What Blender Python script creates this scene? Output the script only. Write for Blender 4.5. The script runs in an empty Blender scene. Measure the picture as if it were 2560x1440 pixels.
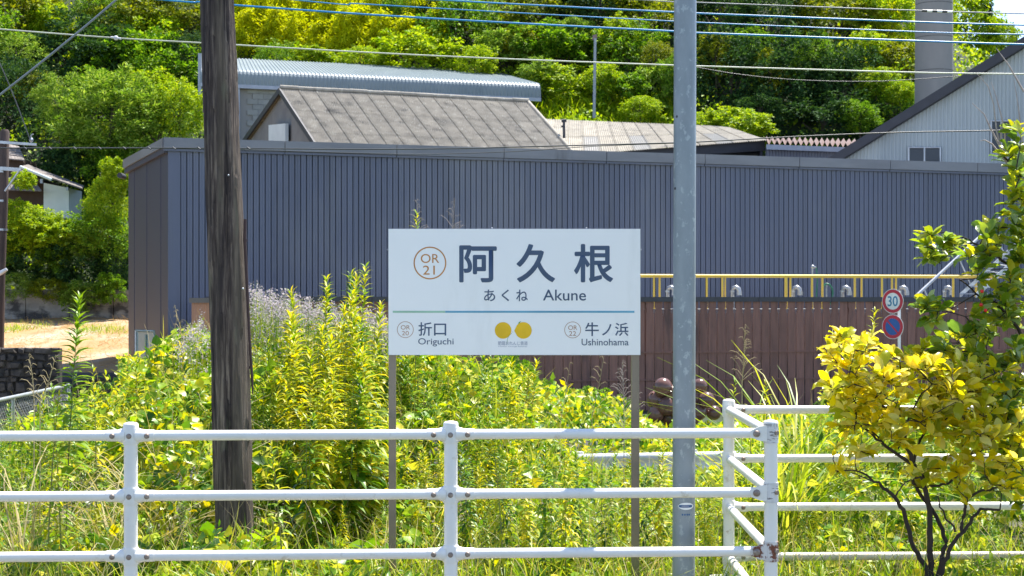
import bpy, math, random
import numpy as np
from mathutils import Vector, Matrix, noise

random.seed(7)
rng = np.random.default_rng(7)
scene = bpy.context.scene
COL = scene.collection

# ------------------------------------------------------------------ camera, sky, sun
F = 3720.0                      # focal length in photograph pixels (2560 wide)
CX, HY, CZ = 1280.0, 755.0, 2.2
cam_data = bpy.data.cameras.new("camera")
cam = bpy.data.objects.new("camera", cam_data)
COL.objects.link(cam)
cam.location = (0, 0, CZ)
cam.rotation_euler = (math.radians(90), 0, 0)
cam_data.sensor_width = 36.0
cam_data.lens = 36.0 * F / 2560.0
cam_data.shift_y = (HY - 720.0) / 2560.0
cam_data.clip_start = 0.1
cam_data.clip_end = 3000
cam_data.dof.use_dof = True
cam_data.dof.focus_distance = 10.8
cam_data.dof.aperture_fstop = 8.0
scene.camera = cam

SUN_EL = math.radians(65)
sv = Vector((0.62 * math.cos(SUN_EL), 0.785 * math.cos(SUN_EL), math.sin(SUN_EL))).normalized()
world = bpy.data.worlds.new("World")
scene.world = world
world.use_nodes = True
wn = world.node_tree
bg = wn.nodes["Background"]
sky = wn.nodes.new("ShaderNodeTexSky")
sky.sky_type = 'NISHITA'
sky.sun_disc = False
sky.sun_elevation = SUN_EL
sky.sun_rotation = math.atan2(sv.x, sv.y)
sky.dust_density = 0.0
sky.air_density = 0.9
sky.altitude = 1800
sky.ozone_density = 2.2
tint = wn.nodes.new("ShaderNodeMix"); tint.data_type = 'RGBA'; tint.blend_type = 'MULTIPLY'
tint.inputs[0].default_value = 1.0
tint.inputs[7].default_value = (1.15, 1.0, 0.92, 1)
wn.links.new(sky.outputs[0], tint.inputs[6])
wn.links.new(tint.outputs[2], bg.inputs[0])
bg.inputs[1].default_value = 0.145
sun_d = bpy.data.lights.new("sun", 'SUN')
sun_d.energy = 4.7
sun_d.angle = math.radians(0.5)
sun_d.color = (1.0, 0.95, 0.87)
sun = bpy.data.objects.new("sun", sun_d)
COL.objects.link(sun)
sun.rotation_euler = sv.to_track_quat('Z', 'Y').to_euler()
vs = scene.view_settings
vs.view_transform = 'Standard'
vs.look = 'None'
vs.gamma = 1
vs.use_curve_mapping = False
vs.exposure = 1.36
scene.cycles.max_bounces = 8
scene.cycles.transparent_max_bounces = 6


def P(px, py, Y):
    """point seen at photograph pixel (px, py) at depth Y"""
    return Vector(((px - CX) / F * Y, Y, CZ + (HY - py) / F * Y))


def lerp(a, b, t):
    return a + (b - a) * t


def sstep(a, b, x):
    t = np.clip((x - a) / (b - a), 0, 1)
    return t * t * (3 - 2 * t)


# ------------------------------------------------------------------ mesh helpers
def raw_mesh(name, V, Fs, mat, smooth=False):
    """V (n,3) array, Fs (m,k) array of equal sized faces"""
    V = np.ascontiguousarray(V, dtype=np.float32)
    Fs = np.ascontiguousarray(Fs, dtype=np.int32)
    me = bpy.data.meshes.new(name)
    k = Fs.shape[1]
    me.vertices.add(len(V))
    me.vertices.foreach_set("co", V.ravel())
    me.loops.add(Fs.size)
    me.loops.foreach_set("vertex_index", Fs.ravel())
    me.polygons.add(len(Fs))
    me.polygons.foreach_set("loop_start", np.arange(0, Fs.size, k, dtype=np.int32))
    me.polygons.foreach_set("loop_total", np.full(len(Fs), k, dtype=np.int32))
    if smooth:
        me.polygons.foreach_set("use_smooth", np.ones(len(Fs), dtype=bool))
    me.update(calc_edges=True)
    for m in (mat if isinstance(mat, (list, tuple)) else [mat]):
        me.materials.append(m)
    return me


class MB:
    """collects shapes, then becomes ONE mesh object"""
    def __init__(s):
        s.v = []; s.f = []; s.sm = []

    def add(s, vs_, fs_, smooth=False):
        o = len(s.v)
        s.v += [tuple(v) for v in vs_]
        s.f += [tuple(i + o for i in f) for f in fs_]
        s.sm += [smooth] * len(fs_)
        return s

    def box(s, lo, hi, M=None):
        x0, y0, z0 = lo; x1, y1, z1 = hi
        v = [Vector(p) for p in ((x0, y0, z0), (x1, y0, z0), (x1, y1, z0), (x0, y1, z0),
                                 (x0, y0, z1), (x1, y0, z1), (x1, y1, z1), (x0, y1, z1))]
        if M is not None:
            v = [M @ p for p in v]
        return s.add(v, [(0, 3, 2, 1), (4, 5, 6, 7), (0, 1, 5, 4), (1, 2, 6, 5), (2, 3, 7, 6), (3, 0, 4, 7)])

    def prism(s, poly, off):
        """poly: list of 3D points, extruded by vector off"""
        n = len(poly); off = Vector(off)
        v = [Vector(p) for p in poly] + [Vector(p) + off for p in poly]
        f = [tuple(range(n))[::-1], tuple(range(n, 2 * n))]
        f += [(i, (i + 1) % n, n + (i + 1) % n, n + i) for i in range(n)]
        return s.add(v, f)

    def tube(s, pts, rad, seg=10, caps=True, wob=0):
        pts = [Vector(p) for p in pts]
        if not isinstance(rad, (list, tuple)):
            rad = [rad] * len(pts)
        rings = []
        up = Vector((0.13, 0.31, 0.94))
        for i, p in enumerate(pts):
            d = (pts[min(i + 1, len(pts) - 1)] - pts[max(i - 1, 0)]).normalized()
            a = d.cross(up)
            if a.length < 0.15:
                a = d.cross(Vector((1, 0.1, 0)))
            a.normalize(); b = d.cross(a).normalized()
            ring = []
            for k in range(seg):
                t = 2 * math.pi * k / seg
                r = rad[i]
                if wob:
                    r *= 1 + wob * noise.noise(Vector((k * 1.7, p.x * 2, p.z * 2)))
                ring.append(p + a * (math.cos(t) * r) + b * (math.sin(t) * r))
            rings.append(ring)
        v = [q for r in rings for q in r]
        f = []
        for i in range(len(pts) - 1):
            for k in range(seg):
                f.append((i * seg + k, i * seg + (k + 1) % seg, (i + 1) * seg + (k + 1) % seg, (i + 1) * seg + k))
        s.add(v, f, True)
        if caps:
            s.add(rings[0], [tuple(range(seg))])
            s.add(rings[-1], [tuple(range(seg))[::-1]])
        return s

    def ball(s, c, r, seg=16, rings=10, sz=1.0):
        c = Vector(c); v = [c + Vector((0, 0, r * sz))]; f = []
        for i in range(1, rings):
            ph = math.pi * i / rings
            for k in range(seg):
                t = 2 * math.pi * k / seg
                v.append(c + Vector((r * math.sin(ph) * math.cos(t), r * math.sin(ph) * math.sin(t), r * sz * math.cos(ph))))
        v.append(c - Vector((0, 0, r * sz)))
        for k in range(seg):
            f.append((0, 1 + k, 1 + (k + 1) % seg))
        for i in range(rings - 2):
            for k in range(seg):
                a = 1 + i * seg
                f.append((a + k, a + seg + k, a + seg + (k + 1) % seg, a + (k + 1) % seg))
        a = 1 + (rings - 2) * seg
        for k in range(seg):
            f.append((a + k, len(v) - 1, a + (k + 1) % seg))
        return s.add(v, f, True)

    def mesh(s, name, mat, base=(0, 0, 0)):
        me = bpy.data.meshes.new(name)
        b = Vector(base)
        me.from_pydata([tuple(Vector(v) - b) for v in s.v], [], s.f)
        me.polygons.foreach_set("use_smooth", s.sm)
        me.materials.append(mat)
        me.update()
        return me


def link(name, me, parent=None, loc=None):
    o = bpy.data.objects.new(name, me)
    COL.objects.link(o)
    if parent is not None:
        o.parent = parent
    if loc is not None:
        o.location = loc
    return o


def tag(o, label=None, cat=None, group=None, kind=None):
    if label: o['label'] = label
    if cat: o['category'] = cat
    if group: o['group'] = group
    if kind: o['kind'] = kind
    return o


def thing(name, loc, label, cat, group=None):
    o = bpy.data.objects.new(name, None)
    COL.objects.link(o)
    o.empty_display_size = 0.2
    o.location = loc
    return tag(o, label, cat, group)


def part(name, mb, mat, root):
    """mb built in world coordinates; root is a thing (or a part of one: then offset 0)"""
    base = Vector((0, 0, 0)); r = root
    while r is not None:
        base += r.location; r = r.parent
    return link(name, mb.mesh(name, mat, base), root)


def copy_tree(o, parent=None):
    c = o.copy()
    COL.objects.link(c)
    if parent is not None:
        c.parent = parent
    for ch in [q for q in CH.get(o.name, [])]:
        copy_tree(ch, c)
    return c


CH = {}


def reg(o):
    CH[o.name] = [c for c in o.children]
    for c in o.children:
        reg(c)


# ------------------------------------------------------------------ materials
def new_mat(name):
    m = bpy.data.materials.new(name)
    m.use_nodes = True
    nt = m.node_tree
    nt.nodes.clear()
    out = nt.nodes.new("ShaderNodeOutputMaterial")
    return m, nt, out


def noise_fac(nt, scale, stretch=(1, 1, 1), detail=4, rough=0.6, coord='pos'):
    if coord == 'pos':
        g = nt.nodes.new("ShaderNodeNewGeometry"); src = g.outputs["Position"]
    else:
        g = nt.nodes.new("ShaderNodeTexCoord"); src = g.outputs["Object"]
    mp = nt.nodes.new("ShaderNodeMapping")
    mp.inputs["Scale"].default_value = stretch
    nt.links.new(src, mp.inputs[0])
    n = nt.nodes.new("ShaderNodeTexNoise")
    n.inputs["Scale"].default_value = scale
    n.inputs["Detail"].default_value = detail
    n.inputs["Roughness"].default_value = rough
    nt.links.new(mp.outputs[0], n.inputs["Vector"])
    return n.outputs["Fac"]


def ramp(nt, fac, stops):
    r = nt.nodes.new("ShaderNodeValToRGB")
    el = r.color_ramp.elements
    while len(el) < len(stops):
        el.new(0.5)
    for e, (p, c) in zip(el, stops):
        e.position = p
        e.color = (c[0], c[1], c[2], 1)
    nt.links.new(fac, r.inputs[0])
    return r.outputs[0]


def mixc(nt, fac, a, b, mode='MIX'):
    m = nt.nodes.new("ShaderNodeMix")
    m.data_type = 'RGBA'; m.blend_type = mode
    for sck, val in ((m.inputs[0], fac), (m.inputs[6], a), (m.inputs[7], b)):
        if hasattr(val, 'links') or hasattr(val, 'is_linked'):
            nt.links.new(val, sck)
        else:
            sck.default_value = val if not isinstance(val, tuple) else (val[0], val[1], val[2], 1)
    return m.outputs[2]


def solid(name, c1, c2=None, rough=0.6, metal=0.0, scale=3.0, stretch=(1, 1, 1), bump=0.0, bscale=None,
          lo=0.35, hi=0.65, objvar=0.0, extra=None, spec=0.5):
    """two-tone noise material; extra = list of (colour, scale, stretch, lo, hi) stains laid over"""
    m, nt, out = new_mat(name)
    b = nt.nodes.new("ShaderNodeBsdfPrincipled")
    nt.links.new(b.outputs[0], out.inputs[0])
    c2 = c2 or tuple(x * 0.8 for x in c1)
    f = noise_fac(nt, scale, stretch)
    col = ramp(nt, f, [(lo, c1), (hi, c2)])
    for e in (extra or []):
        f2 = noise_fac(nt, e[1], e[2], 5, 0.65)
        r = ramp(nt, f2, [(e[3], (0, 0, 0)), (e[4], (1, 1, 1))])
        col = mixc(nt, r, col, e[0])
    if objvar:
        oi = nt.nodes.new("ShaderNodeObjectInfo")
        mr = nt.nodes.new("ShaderNodeMapRange")
        mr.inputs[3].default_value = 1 - objvar
        mr.inputs[4].default_value = 1 + objvar
        nt.links.new(oi.outputs["Random"], mr.inputs[0])
        cc = nt.nodes.new("ShaderNodeCombineColor")
        for i in range(3):
            nt.links.new(mr.outputs[0], cc.inputs[i])
        col = mixc(nt, 1.0, col, cc.outputs[0], 'MULTIPLY')
    nt.links.new(col, b.inputs["Base Color"])
    b.inputs["Roughness"].default_value = rough
    b.inputs["Metallic"].default_value = metal
    b.inputs["Specular IOR Level"].default_value = spec
    if bump:
        bf = noise_fac(nt, bscale or scale * 6, stretch, 6)
        bp = nt.nodes.new("ShaderNodeBump")
        bp.inputs["Strength"].default_value = bump
        bp.inputs["Distance"].default_value = 0.02
        nt.links.new(bf, bp.inputs["Height"])
        nt.links.new(bp.outputs[0], b.inputs["Normal"])
    return m


def leafmat(name, cols, trans=0.4, rough=0.5, spec=0.4, tint=(1.25, 1.15, 0.5), patch=0.0, pcol=None, pscale=0.4):
    """per-leaf colour from a ramp, light passing through the blade"""
    m, nt, out = new_mat(name)
    g = nt.nodes.new("ShaderNodeNewGeometry")
    n = len(cols)
    col = ramp(nt, g.outputs["Random Per Island"], [(i / max(1, n - 1), c) for i, c in enumerate(cols)])
    if patch:
        f = noise_fac(nt, pscale, (1, 1, 1), 3)
        r = ramp(nt, f, [(0.42, (0, 0, 0)), (0.62, (patch, patch, patch))])
        col = mixc(nt, r, col, pcol)
    b = nt.nodes.new("ShaderNodeBsdfPrincipled")
    b.inputs["Roughness"].default_value = rough
    b.inputs["Specular IOR Level"].default_value = spec
    nt.links.new(col, b.inputs["Base Color"])
    t = nt.nodes.new("ShaderNodeBsdfTranslucent")
    tc = mixc(nt, 1.0, col, tint, 'MULTIPLY')
    nt.links.new(tc, t.inputs[0])
    ms = nt.nodes.new("ShaderNodeMixShader")
    ms.inputs[0].default_value = trans
    nt.links.new(b.outputs[0], ms.inputs[1])
    nt.links.new(t.outputs[0], ms.inputs[2])
    nt.links.new(ms.outputs[0], out.inputs[0])
    return m


M = {}
M['soil'] = solid('soil', (0.10, 0.08, 0.05), (0.05, 0.06, 0.02), 0.95, scale=2, bump=0.5)
M['hill'] = solid('hill', (0.03, 0.05, 0.012), (0.015, 0.025, 0.008), 0.95, scale=0.5, bump=0.3)
M['asphalt'] = solid('asphalt', (0.06, 0.06, 0.06), (0.045, 0.045, 0.047), 0.9, scale=3, bump=0.3)
M['concrete_slab'] = solid('concrete_slab', (0.42, 0.42, 0.40), (0.34, 0.34, 0.33), 0.9, scale=1.2, bump=0.2)
M['drygrass'] = solid('drygrass', (0.40, 0.245, 0.11), (0.31, 0.185, 0.08), 0.95, scale=1.2, stretch=(1, 0.35, 1), bump=0.6, bscale=8,
                      extra=[((0.42, 0.36, 0.28), 0.6, (1, 0.4, 1), 0.5, 0.7), ((0.16, 0.22, 0.04), 0.45, (0.6, 1, 1), 0.58, 0.68)])
M['metal_wall'] = solid('metal_wall', (0.104, 0.119, 0.176), (0.092, 0.107, 0.160), 0.42, 0.0, scale=0.6, stretch=(3, 3, 0.15), objvar=0.05,
                        extra=[((0.080, 0.086, 0.110), 0.9, (2.5, 2.5, 0.12), 0.52, 0.78), ((0.155, 0.165, 0.20), 0.22, (1, 1, 0.4), 0.52, 0.75)])
M['metal_wall_back'] = solid('metal_wall_back', (0.075, 0.082, 0.100), None, 0.6)
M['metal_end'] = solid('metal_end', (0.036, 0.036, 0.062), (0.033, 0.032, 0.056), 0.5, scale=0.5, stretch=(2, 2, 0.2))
M['coping'] = solid('coping', (0.20, 0.205, 0.225), (0.155, 0.16, 0.18), 0.4, scale=1.0, stretch=(0.5, 0.5, 2),
                    extra=[((0.08, 0.08, 0.09), 0.5, (1, 1, 0.3), 0.62, 0.72)])
M['asbestos'] = solid('asbestos', (0.38, 0.35, 0.295), (0.28, 0.258, 0.218), 0.95, scale=2.5, bump=0.4, objvar=0.06,
                      extra=[((0.46, 0.44, 0.38), 4.0, (1, 1, 1), 0.56, 0.66), ((0.10, 0.095, 0.085), 1.2, (1, 1, 1), 0.56, 0.75)])
M['dark_trim'] = solid('dark_trim', (0.045, 0.045, 0.055), None, 0.6)
M['stucco'] = solid('stucco', (0.19, 0.19, 0.185), (0.15, 0.15, 0.15), 0.9, scale=1.5)
M['block'] = solid('block', (0.27, 0.28, 0.27), (0.21, 0.22, 0.215), 0.9, scale=1.2, objvar=0.08)
M['concrete'] = solid('concrete', (0.27, 0.27, 0.26), (0.22, 0.22, 0.215), 0.9, scale=0.8, stretch=(1, 1, 0.3),
                      extra=[((0.26, 0.13, 0.05), 0.55, (1, 1, 0.5), 0.70, 0.78)])
M['blue_roof'] = solid('blue_roof', (0.20, 0.24, 0.26), (0.17, 0.21, 0.23), 0.45, 0.0, scale=1.0, stretch=(1, 0.3, 1))
M['galv_trim'] = solid('galv_trim', (0.33, 0.36, 0.42), (0.27, 0.30, 0.36), 0.4, 0.2)
M['skylight'] = solid('skylight', (0.34, 0.33, 0.31), (0.27, 0.265, 0.25), 0.6)
M['white_clad'] = solid('white_clad', (0.44, 0.475, 0.47), (0.36, 0.395, 0.40), 0.5, scale=0.5, stretch=(2, 2, 0.3),
                        extra=[((0.20, 0.22, 0.24), 0.35, (1, 1, 0.8), 0.60, 0.75)])
M['glass'] = solid('glass', (0.045, 0.055, 0.07), None, 0.3, scale=1, spec=0.3)
M['glass_pale'] = solid('glass_pale', (0.24, 0.30, 0.28), (0.20, 0.26, 0.24), 0.15)
M['alu'] = solid('alu', (0.55, 0.57, 0.60), None, 0.35, 0.3)
M['rust_roof'] = solid('rust_roof', (0.25, 0.18, 0.17), (0.18, 0.13, 0.12), 0.8, scale=4)
M['chimney'] = solid('chimney', (0.30, 0.285, 0.26), (0.24, 0.23, 0.215), 0.95, scale=0.7, stretch=(1, 1, 0.4), bump=0.2, objvar=0.05)
M['chimney_joint'] = solid('chimney_joint', (0.15, 0.145, 0.14), None, 0.95)
M['brown_wood'] = solid('brown_wood', (0.26, 0.125, 0.095), (0.18, 0.088, 0.068), 0.75, scale=3, stretch=(5, 5, 0.4), objvar=0.14, bump=0.15,
                        extra=[((0.075, 0.045, 0.045), 1.0, (2, 2, 0.4), 0.56, 0.72)])
M['cap_dark'] = solid('cap_dark', (0.045, 0.045, 0.055), None, 0.5)
M['orange_wood'] = solid('orange_wood', (0.42, 0.21, 0.12), (0.34, 0.17, 0.10), 0.8, scale=3, stretch=(5, 5, 0.4))
M['cap_tan'] = solid('cap_tan', (0.14, 0.12, 0.10), None, 0.7)
M['yellow'] = solid('yellow', (0.88, 0.60, 0.07), (0.80, 0.52, 0.08), 0.45, scale=3)
M['steel'] = solid('steel', (0.42, 0.44, 0.47), (0.33, 0.35, 0.38), 0.35, 0.6, scale=6)
M['hose'] = solid('hose', (0.02, 0.16, 0.10), None, 0.4)
M['float'] = solid('float', (0.20, 0.095, 0.07), (0.12, 0.07, 0.06), 0.22, scale=6, objvar=0.25)
M['guard'] = solid('guard', (0.66, 0.68, 0.70), (0.58, 0.60, 0.62), 0.5, scale=2)
M['sign_white'] = solid('sign_white', (0.78, 0.79, 0.78), None, 0.4)
M['sign_red'] = solid('sign_red', (0.50, 0.01, 0.035), None, 0.45)
M['sign_blue'] = solid('sign_blue', (0.01, 0.09, 0.34), None, 0.45)
M['num_blue'] = solid('num_blue', (0.02, 0.20, 0.36), None, 0.45)
M['white_pole'] = solid('white_pole', (0.72, 0.72, 0.74), (0.62, 0.62, 0.65), 0.5)
M['stone_wall'] = solid('stone_wall', (0.34, 0.33, 0.31), (0.22, 0.21, 0.20), 0.95, scale=1.5, stretch=(1, 1, 1.5), bump=0.5,
                        extra=[((0.06, 0.058, 0.06), 0.9, (1, 1, 1.6), 0.46, 0.58)])
M['rough_stone'] = solid('rough_stone', (0.085, 0.068, 0.055), (0.03, 0.026, 0.025), 0.95, scale=4, bump=0.8, objvar=0.3)
M['tile'] = solid('tile', (0.22, 0.19, 0.17), (0.12, 0.105, 0.10), 0.8, scale=5, objvar=0.25)
M['old_wood'] = solid('old_wood', (0.06, 0.04, 0.032), None, 0.9)
M['pale_wall'] = solid('pale_wall', (0.60, 0.66, 0.66), (0.52, 0.58, 0.59), 0.8, scale=1.2)
M['dark_pole'] = solid('dark_pole', (0.09, 0.06, 0.05), (0.05, 0.035, 0.03), 0.9, scale=4, stretch=(3, 3, 0.3))
M['fence_white'] = solid('fence_white', (0.84, 0.82, 0.78), (0.80, 0.775, 0.72), 0.38, scale=4, bump=0.05,
                         extra=[((0.56, 0.49, 0.38), 9.0, (1, 1, 1), 0.62, 0.76), ((0.42, 0.27, 0.17), 5.0, (1, 1, 1), 0.71, 0.76)])
M['fence_flake'] = solid('fence_flake', (0.74, 0.73, 0.72), (0.62, 0.60, 0.58), 0.5, scale=14,
                         extra=[((0.20, 0.18, 0.18), 34, (0.5, 0.5, 2.4), 0.60, 0.64)])
M['fence_rust'] = solid('fence_rust', (0.70, 0.68, 0.66), (0.62, 0.58, 0.54), 0.6, scale=10,
                        extra=[((0.17, 0.050, 0.025), 17, (1, 1, 1), 0.47, 0.53)])
M['rail_dirty'] = solid('rail_dirty', (0.70, 0.66, 0.58), (0.58, 0.50, 0.40), 0.5, scale=3, stretch=(1, 4, 4),
                        extra=[((0.45, 0.20, 0.10), 7, (0.6, 1, 1), 0.62, 0.72)])
M['bolt'] = solid('bolt', (0.34, 0.29, 0.25), (0.24, 0.18, 0.15), 0.5, 0.5, scale=30)
M['galv'] = solid('galv', (0.275, 0.31, 0.335), (0.225, 0.26, 0.285), 0.45, 0.25, scale=9, stretch=(1, 1, 0.35),
                  extra=[((0.37, 0.41, 0.43), 22, (1, 1, 0.7), 0.57, 0.64), ((0.20, 0.24, 0.26), 6, (1, 1, 0.25), 0.58, 0.75)])
M['sign_post'] = solid('sign_post', (0.22, 0.19, 0.16), (0.18, 0.155, 0.13), 0.32, 0.6, scale=3, stretch=(1, 1, 0.1))
M['board_white'] = solid('board_white', (0.88, 0.88, 0.87), (0.865, 0.868, 0.858), 0.35, scale=2)
M['board_face'] = solid('board_face', (0.88, 0.88, 0.87), (0.865, 0.868, 0.858), 0.3, scale=2, extra=[((0.74, 0.745, 0.72), 1.6, (1.5, 1, 0.35), 0.60, 0.85)])
M['ink'] = solid('ink', (0.055, 0.095, 0.17), None, 0.5)
M['ink_orange'] = solid('ink_orange', (0.62, 0.25, 0.03), None, 0.5)
M['ink_thin'] = solid('ink_thin', (0.46, 0.24, 0.12), None, 0.5)
M['band_green'] = solid('band_green', (0.36, 0.60, 0.44), None, 0.5)
M['band_blue'] = solid('band_blue', (0.14, 0.40, 0.56), None, 0.5)
M['logo_orange'] = solid('logo_orange', (0.92, 0.56, 0.00), None, 0.5)
M['logo_green'] = solid('logo_green', (0.15, 0.35, 0.10), None, 0.5)
M['ink_faint'] = solid('ink_faint', (0.26, 0.30, 0.42), None, 0.5)
M['sticker_blue'] = solid('sticker_blue', (0.04, 0.12, 0.28), None, 0.4)
M['wire_blue'] = solid('wire_blue', (0.02, 0.26, 0.60), None, 0.4)
M['wire_pale'] = solid('wire_pale', (0.62, 0.64, 0.52), None, 0.5)
M['wire_grey'] = solid('wire_grey', (0.22, 0.25, 0.28), None, 0.5)
M['wire_dark'] = solid('wire_dark', (0.06, 0.065, 0.07), None, 0.5)
M['bark'] = solid('bark', (0.055, 0.038, 0.030), (0.03, 0.022, 0.02), 0.9, scale=12, stretch=(1, 1, 0.3), bump=0.4)
M['bark_hill'] = solid('bark_hill', (0.10, 0.08, 0.06), (0.05, 0.04, 0.03), 0.9)
M['deadwood'] = solid('deadwood', (0.42, 0.36, 0.32), (0.28, 0.23, 0.21), 0.9, scale=20)
M['rod'] = solid('rod', (0.05, 0.022, 0.022), None, 0.6)
M['straw'] = solid('straw', (0.48, 0.40, 0.22), (0.38, 0.30, 0.16), 0.9)
M['stem'] = solid('stem', (0.20, 0.24, 0.05), (0.14, 0.15, 0.05), 0.7)
M['darkstem'] = solid('darkstem', (0.09, 0.08, 0.045), None, 0.8)
M['net'] = solid('net', (0.45, 0.48, 0.50), None, 0.4, 0.4)
M['redflower'] = solid('redflower', (0.75, 0.02, 0.02), None, 0.5)


def weathered_wood():
    m, nt, out = new_mat('weathered_pole')
    b = nt.nodes.new("ShaderNodeBsdfPrincipled")
    nt.links.new(b.outputs[0], out.inputs[0])
    f1 = noise_fac(nt, 6, (6, 6, 0.30), 6, 0.7, 'obj')
    c = ramp(nt, f1, [(0.36, (0.016, 0.011, 0.010)), (0.50, (0.080, 0.058, 0.050)), (0.64, (0.26, 0.205, 0.16))])
    f0 = noise_fac(nt, 1.3, (5.5, 5.5, 0.10), 2, 0.5, 'obj')
    r0 = ramp(nt, f0, [(0.47, (0, 0, 0)), (0.53, (.75, .75, .75))])
    c = mixc(nt, r0, c, mixc(nt, f1, (0.035, 0.026, 0.022), (0.22, 0.175, 0.13)))
    f2 = noise_fac(nt, 2.2, (3, 3, 0.35), 4, 0.6, 'obj')
    r2 = ramp(nt, f2, [(0.50, (0, 0, 0)), (0.66, (0.85, 0.85, 0.85))])
    c = mixc(nt, r2, c, (0.028, 0.020, 0.022))
    f3 = noise_fac(nt, 3.5, (2, 2, 0.5), 3, 0.6, 'obj')
    r3 = ramp(nt, f3, [(0.60, (0, 0, 0)), (0.75, (0.5, 0.5, 0.5))])
    c = mixc(nt, r3, c, (0.20, 0.21, 0.13))
    nt.links.new(c, b.inputs["Base Color"])
    b.inputs["Roughness"].default_value = 0.9
    fb = noise_fac(nt, 14, (5, 5, 0.25), 6, 0.7, 'obj')
    bp = nt.nodes.new("ShaderNodeBump")
    bp.inputs["Strength"].default_value = 0.9
    bp.inputs["Distance"].default_value = 0.02
    nt.links.new(fb, bp.inputs["Height"])
    nt.links.new(bp.outputs[0], b.inputs["Normal"])
    return m


M['wood_pole'] = weathered_wood()

L = {}
L['mid'] = leafmat('leaf_mid', [(0.03, 0.09, 0.006), (0.09, 0.22, 0.008), (0.19, 0.35, 0.014), (0.30, 0.44, 0.035)], 0.42, 0.6, 0.25, (1.15, 1.15, 0.4))
L['pale'] = leafmat('leaf_pale', [(0.07, 0.16, 0.015), (0.15, 0.29, 0.02), (0.27, 0.41, 0.045), (0.40, 0.52, 0.12)], 0.42, 0.6, 0.25, (1.15, 1.1, 0.5))
L['olive'] = leafmat('leaf_olive', [(0.05, 0.09, 0.004), (0.15, 0.21, 0.005), (0.32, 0.35, 0.008), (0.20, 0.28, 0.02)], 0.42, 0.55, 0.3)
L['dark'] = leafmat('leaf_dark', [(0.012, 0.040, 0.018), (0.026, 0.075, 0.024), (0.045, 0.11, 0.028), (0.09, 0.18, 0.04)], 0.25, 0.75, 0.15)  # dark evergreen green; the shade of the hillside hollow is put into it too
L['bright'] = leafmat('leaf_bright', [(0.10, 0.22, 0.004), (0.23, 0.38, 0.006), (0.37, 0.50, 0.010), (0.44, 0.53, 0.03)], 0.47, 0.55, 0.3)
L['bamboo'] = leafmat('leaf_bamboo', [(0.34, 0.42, 0.002), (0.50, 0.56, 0.003), (0.60, 0.62, 0.004), (0.42, 0.52, 0.01)], 0.5, 0.6, 0.2)
L['golden'] = leafmat('leaf_golden', [(0.14, 0.26, 0.006), (0.34, 0.42, 0.006), (0.56, 0.54, 0.008), (0.70, 0.56, 0.01)], 0.48, 0.45, 0.4)
L['goldgreen'] = leafmat('leaf_goldgreen', [(0.03, 0.10, 0.010), (0.09, 0.22, 0.010), (0.24, 0.38, 0.012), (0.46, 0.50, 0.02)], 0.42, 0.4, 0.45)
L['vine'] = leafmat('leaf_vine', [(0.03, 0.10, 0.010), (0.13, 0.29, 0.010), (0.33, 0.50, 0.015), (0.66, 0.54, 0.006), (0.44, 0.58, 0.12)], 0.45, 0.4, 0.45)
L['grass'] = leafmat('leaf_grass', [(0.12, 0.23, 0.010), (0.24, 0.37, 0.012), (0.40, 0.50, 0.03), (0.56, 0.52, 0.12)], 0.45, 0.45, 0.45)
L['fieldstraw'] = leafmat('leaf_fieldstraw', [(0.42, 0.27, 0.12), (0.48, 0.33, 0.16), (0.34, 0.22, 0.095)], 0.3, 0.8, 0.1)
L['drygrass'] = leafmat('leaf_drygrass', [(0.42, 0.34, 0.16), (0.52, 0.44, 0.24), (0.36, 0.34, 0.14)], 0.3, 0.7, 0.2)
L['mauve'] = leafmat('leaf_mauve', [(0.42, 0.36, 0.38), (0.58, 0.52, 0.54), (0.34, 0.28, 0.34), (0.30, 0.32, 0.14)], 0.3, 0.9, 0.1, (1, 1, 1))
L['citrus_yellow'] = leafmat('leaf_citrus_yellow', [(0.46, 0.48, 0.012), (0.74, 0.62, 0.008), (0.84, 0.68, 0.01), (0.84, 0.80, 0.32), (0.50, 0.52, 0.02), (0.28, 0.36, 0.02)], 0.60, 0.3, 0.6, (1.2, 1.15, 0.5))
L['citrus_green'] = leafmat('leaf_citrus_green', [(0.08, 0.17, 0.02), (0.18, 0.29, 0.02), (0.32, 0.40, 0.02), (0.54, 0.50, 0.02), (0.13, 0.25, 0.05), (0.44, 0.52, 0.22)], 0.42, 0.3, 0.6, (1.2, 1.1, 0.4))


# ------------------------------------------------------------------ foliage helpers
def T_diamond(w=0.6):
    V = np.array([(0, 0, 0), (-w / 2, 0.45, 0.10), (w / 2, 0.45, 0.10), (0, 1, -0.05)], float)
    return V, np.array([(0, 3, 1), (0, 2, 3)])


def T_broad(w=0.95):
    V = np.array([(0, 0, 0), (-w / 2, 0.30, 0.08), (w / 2, 0.30, 0.08), (0, 0.42, 0), (-w * 0.33, 0.70, 0.05), (w * 0.33, 0.70, 0.05), (0, 1, -0.10)], float)
    return V, np.array([(0, 3, 1), (0, 2, 3), (1, 3, 4), (3, 2, 5), (3, 6, 4), (3, 5, 6)])


def T_lance(w=0.20, droop=0.25):
    V = np.array([(0, 0, 0), (-w / 2, 0.3, 0.07), (0, 0.32, 0.03), (w / 2, 0.3, 0.07), (-w * 0.42, 0.62, 0.02), (0, 0.64, -0.02),
                  (w * 0.42, 0.62, 0.02), (0, 1, -droop)], float)
    return V, np.array([(0, 2, 1), (0, 3, 2), (1, 2, 4), (2, 5, 4), (2, 3, 6), (2, 6, 5), (4, 5, 7), (5, 6, 7)])


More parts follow.
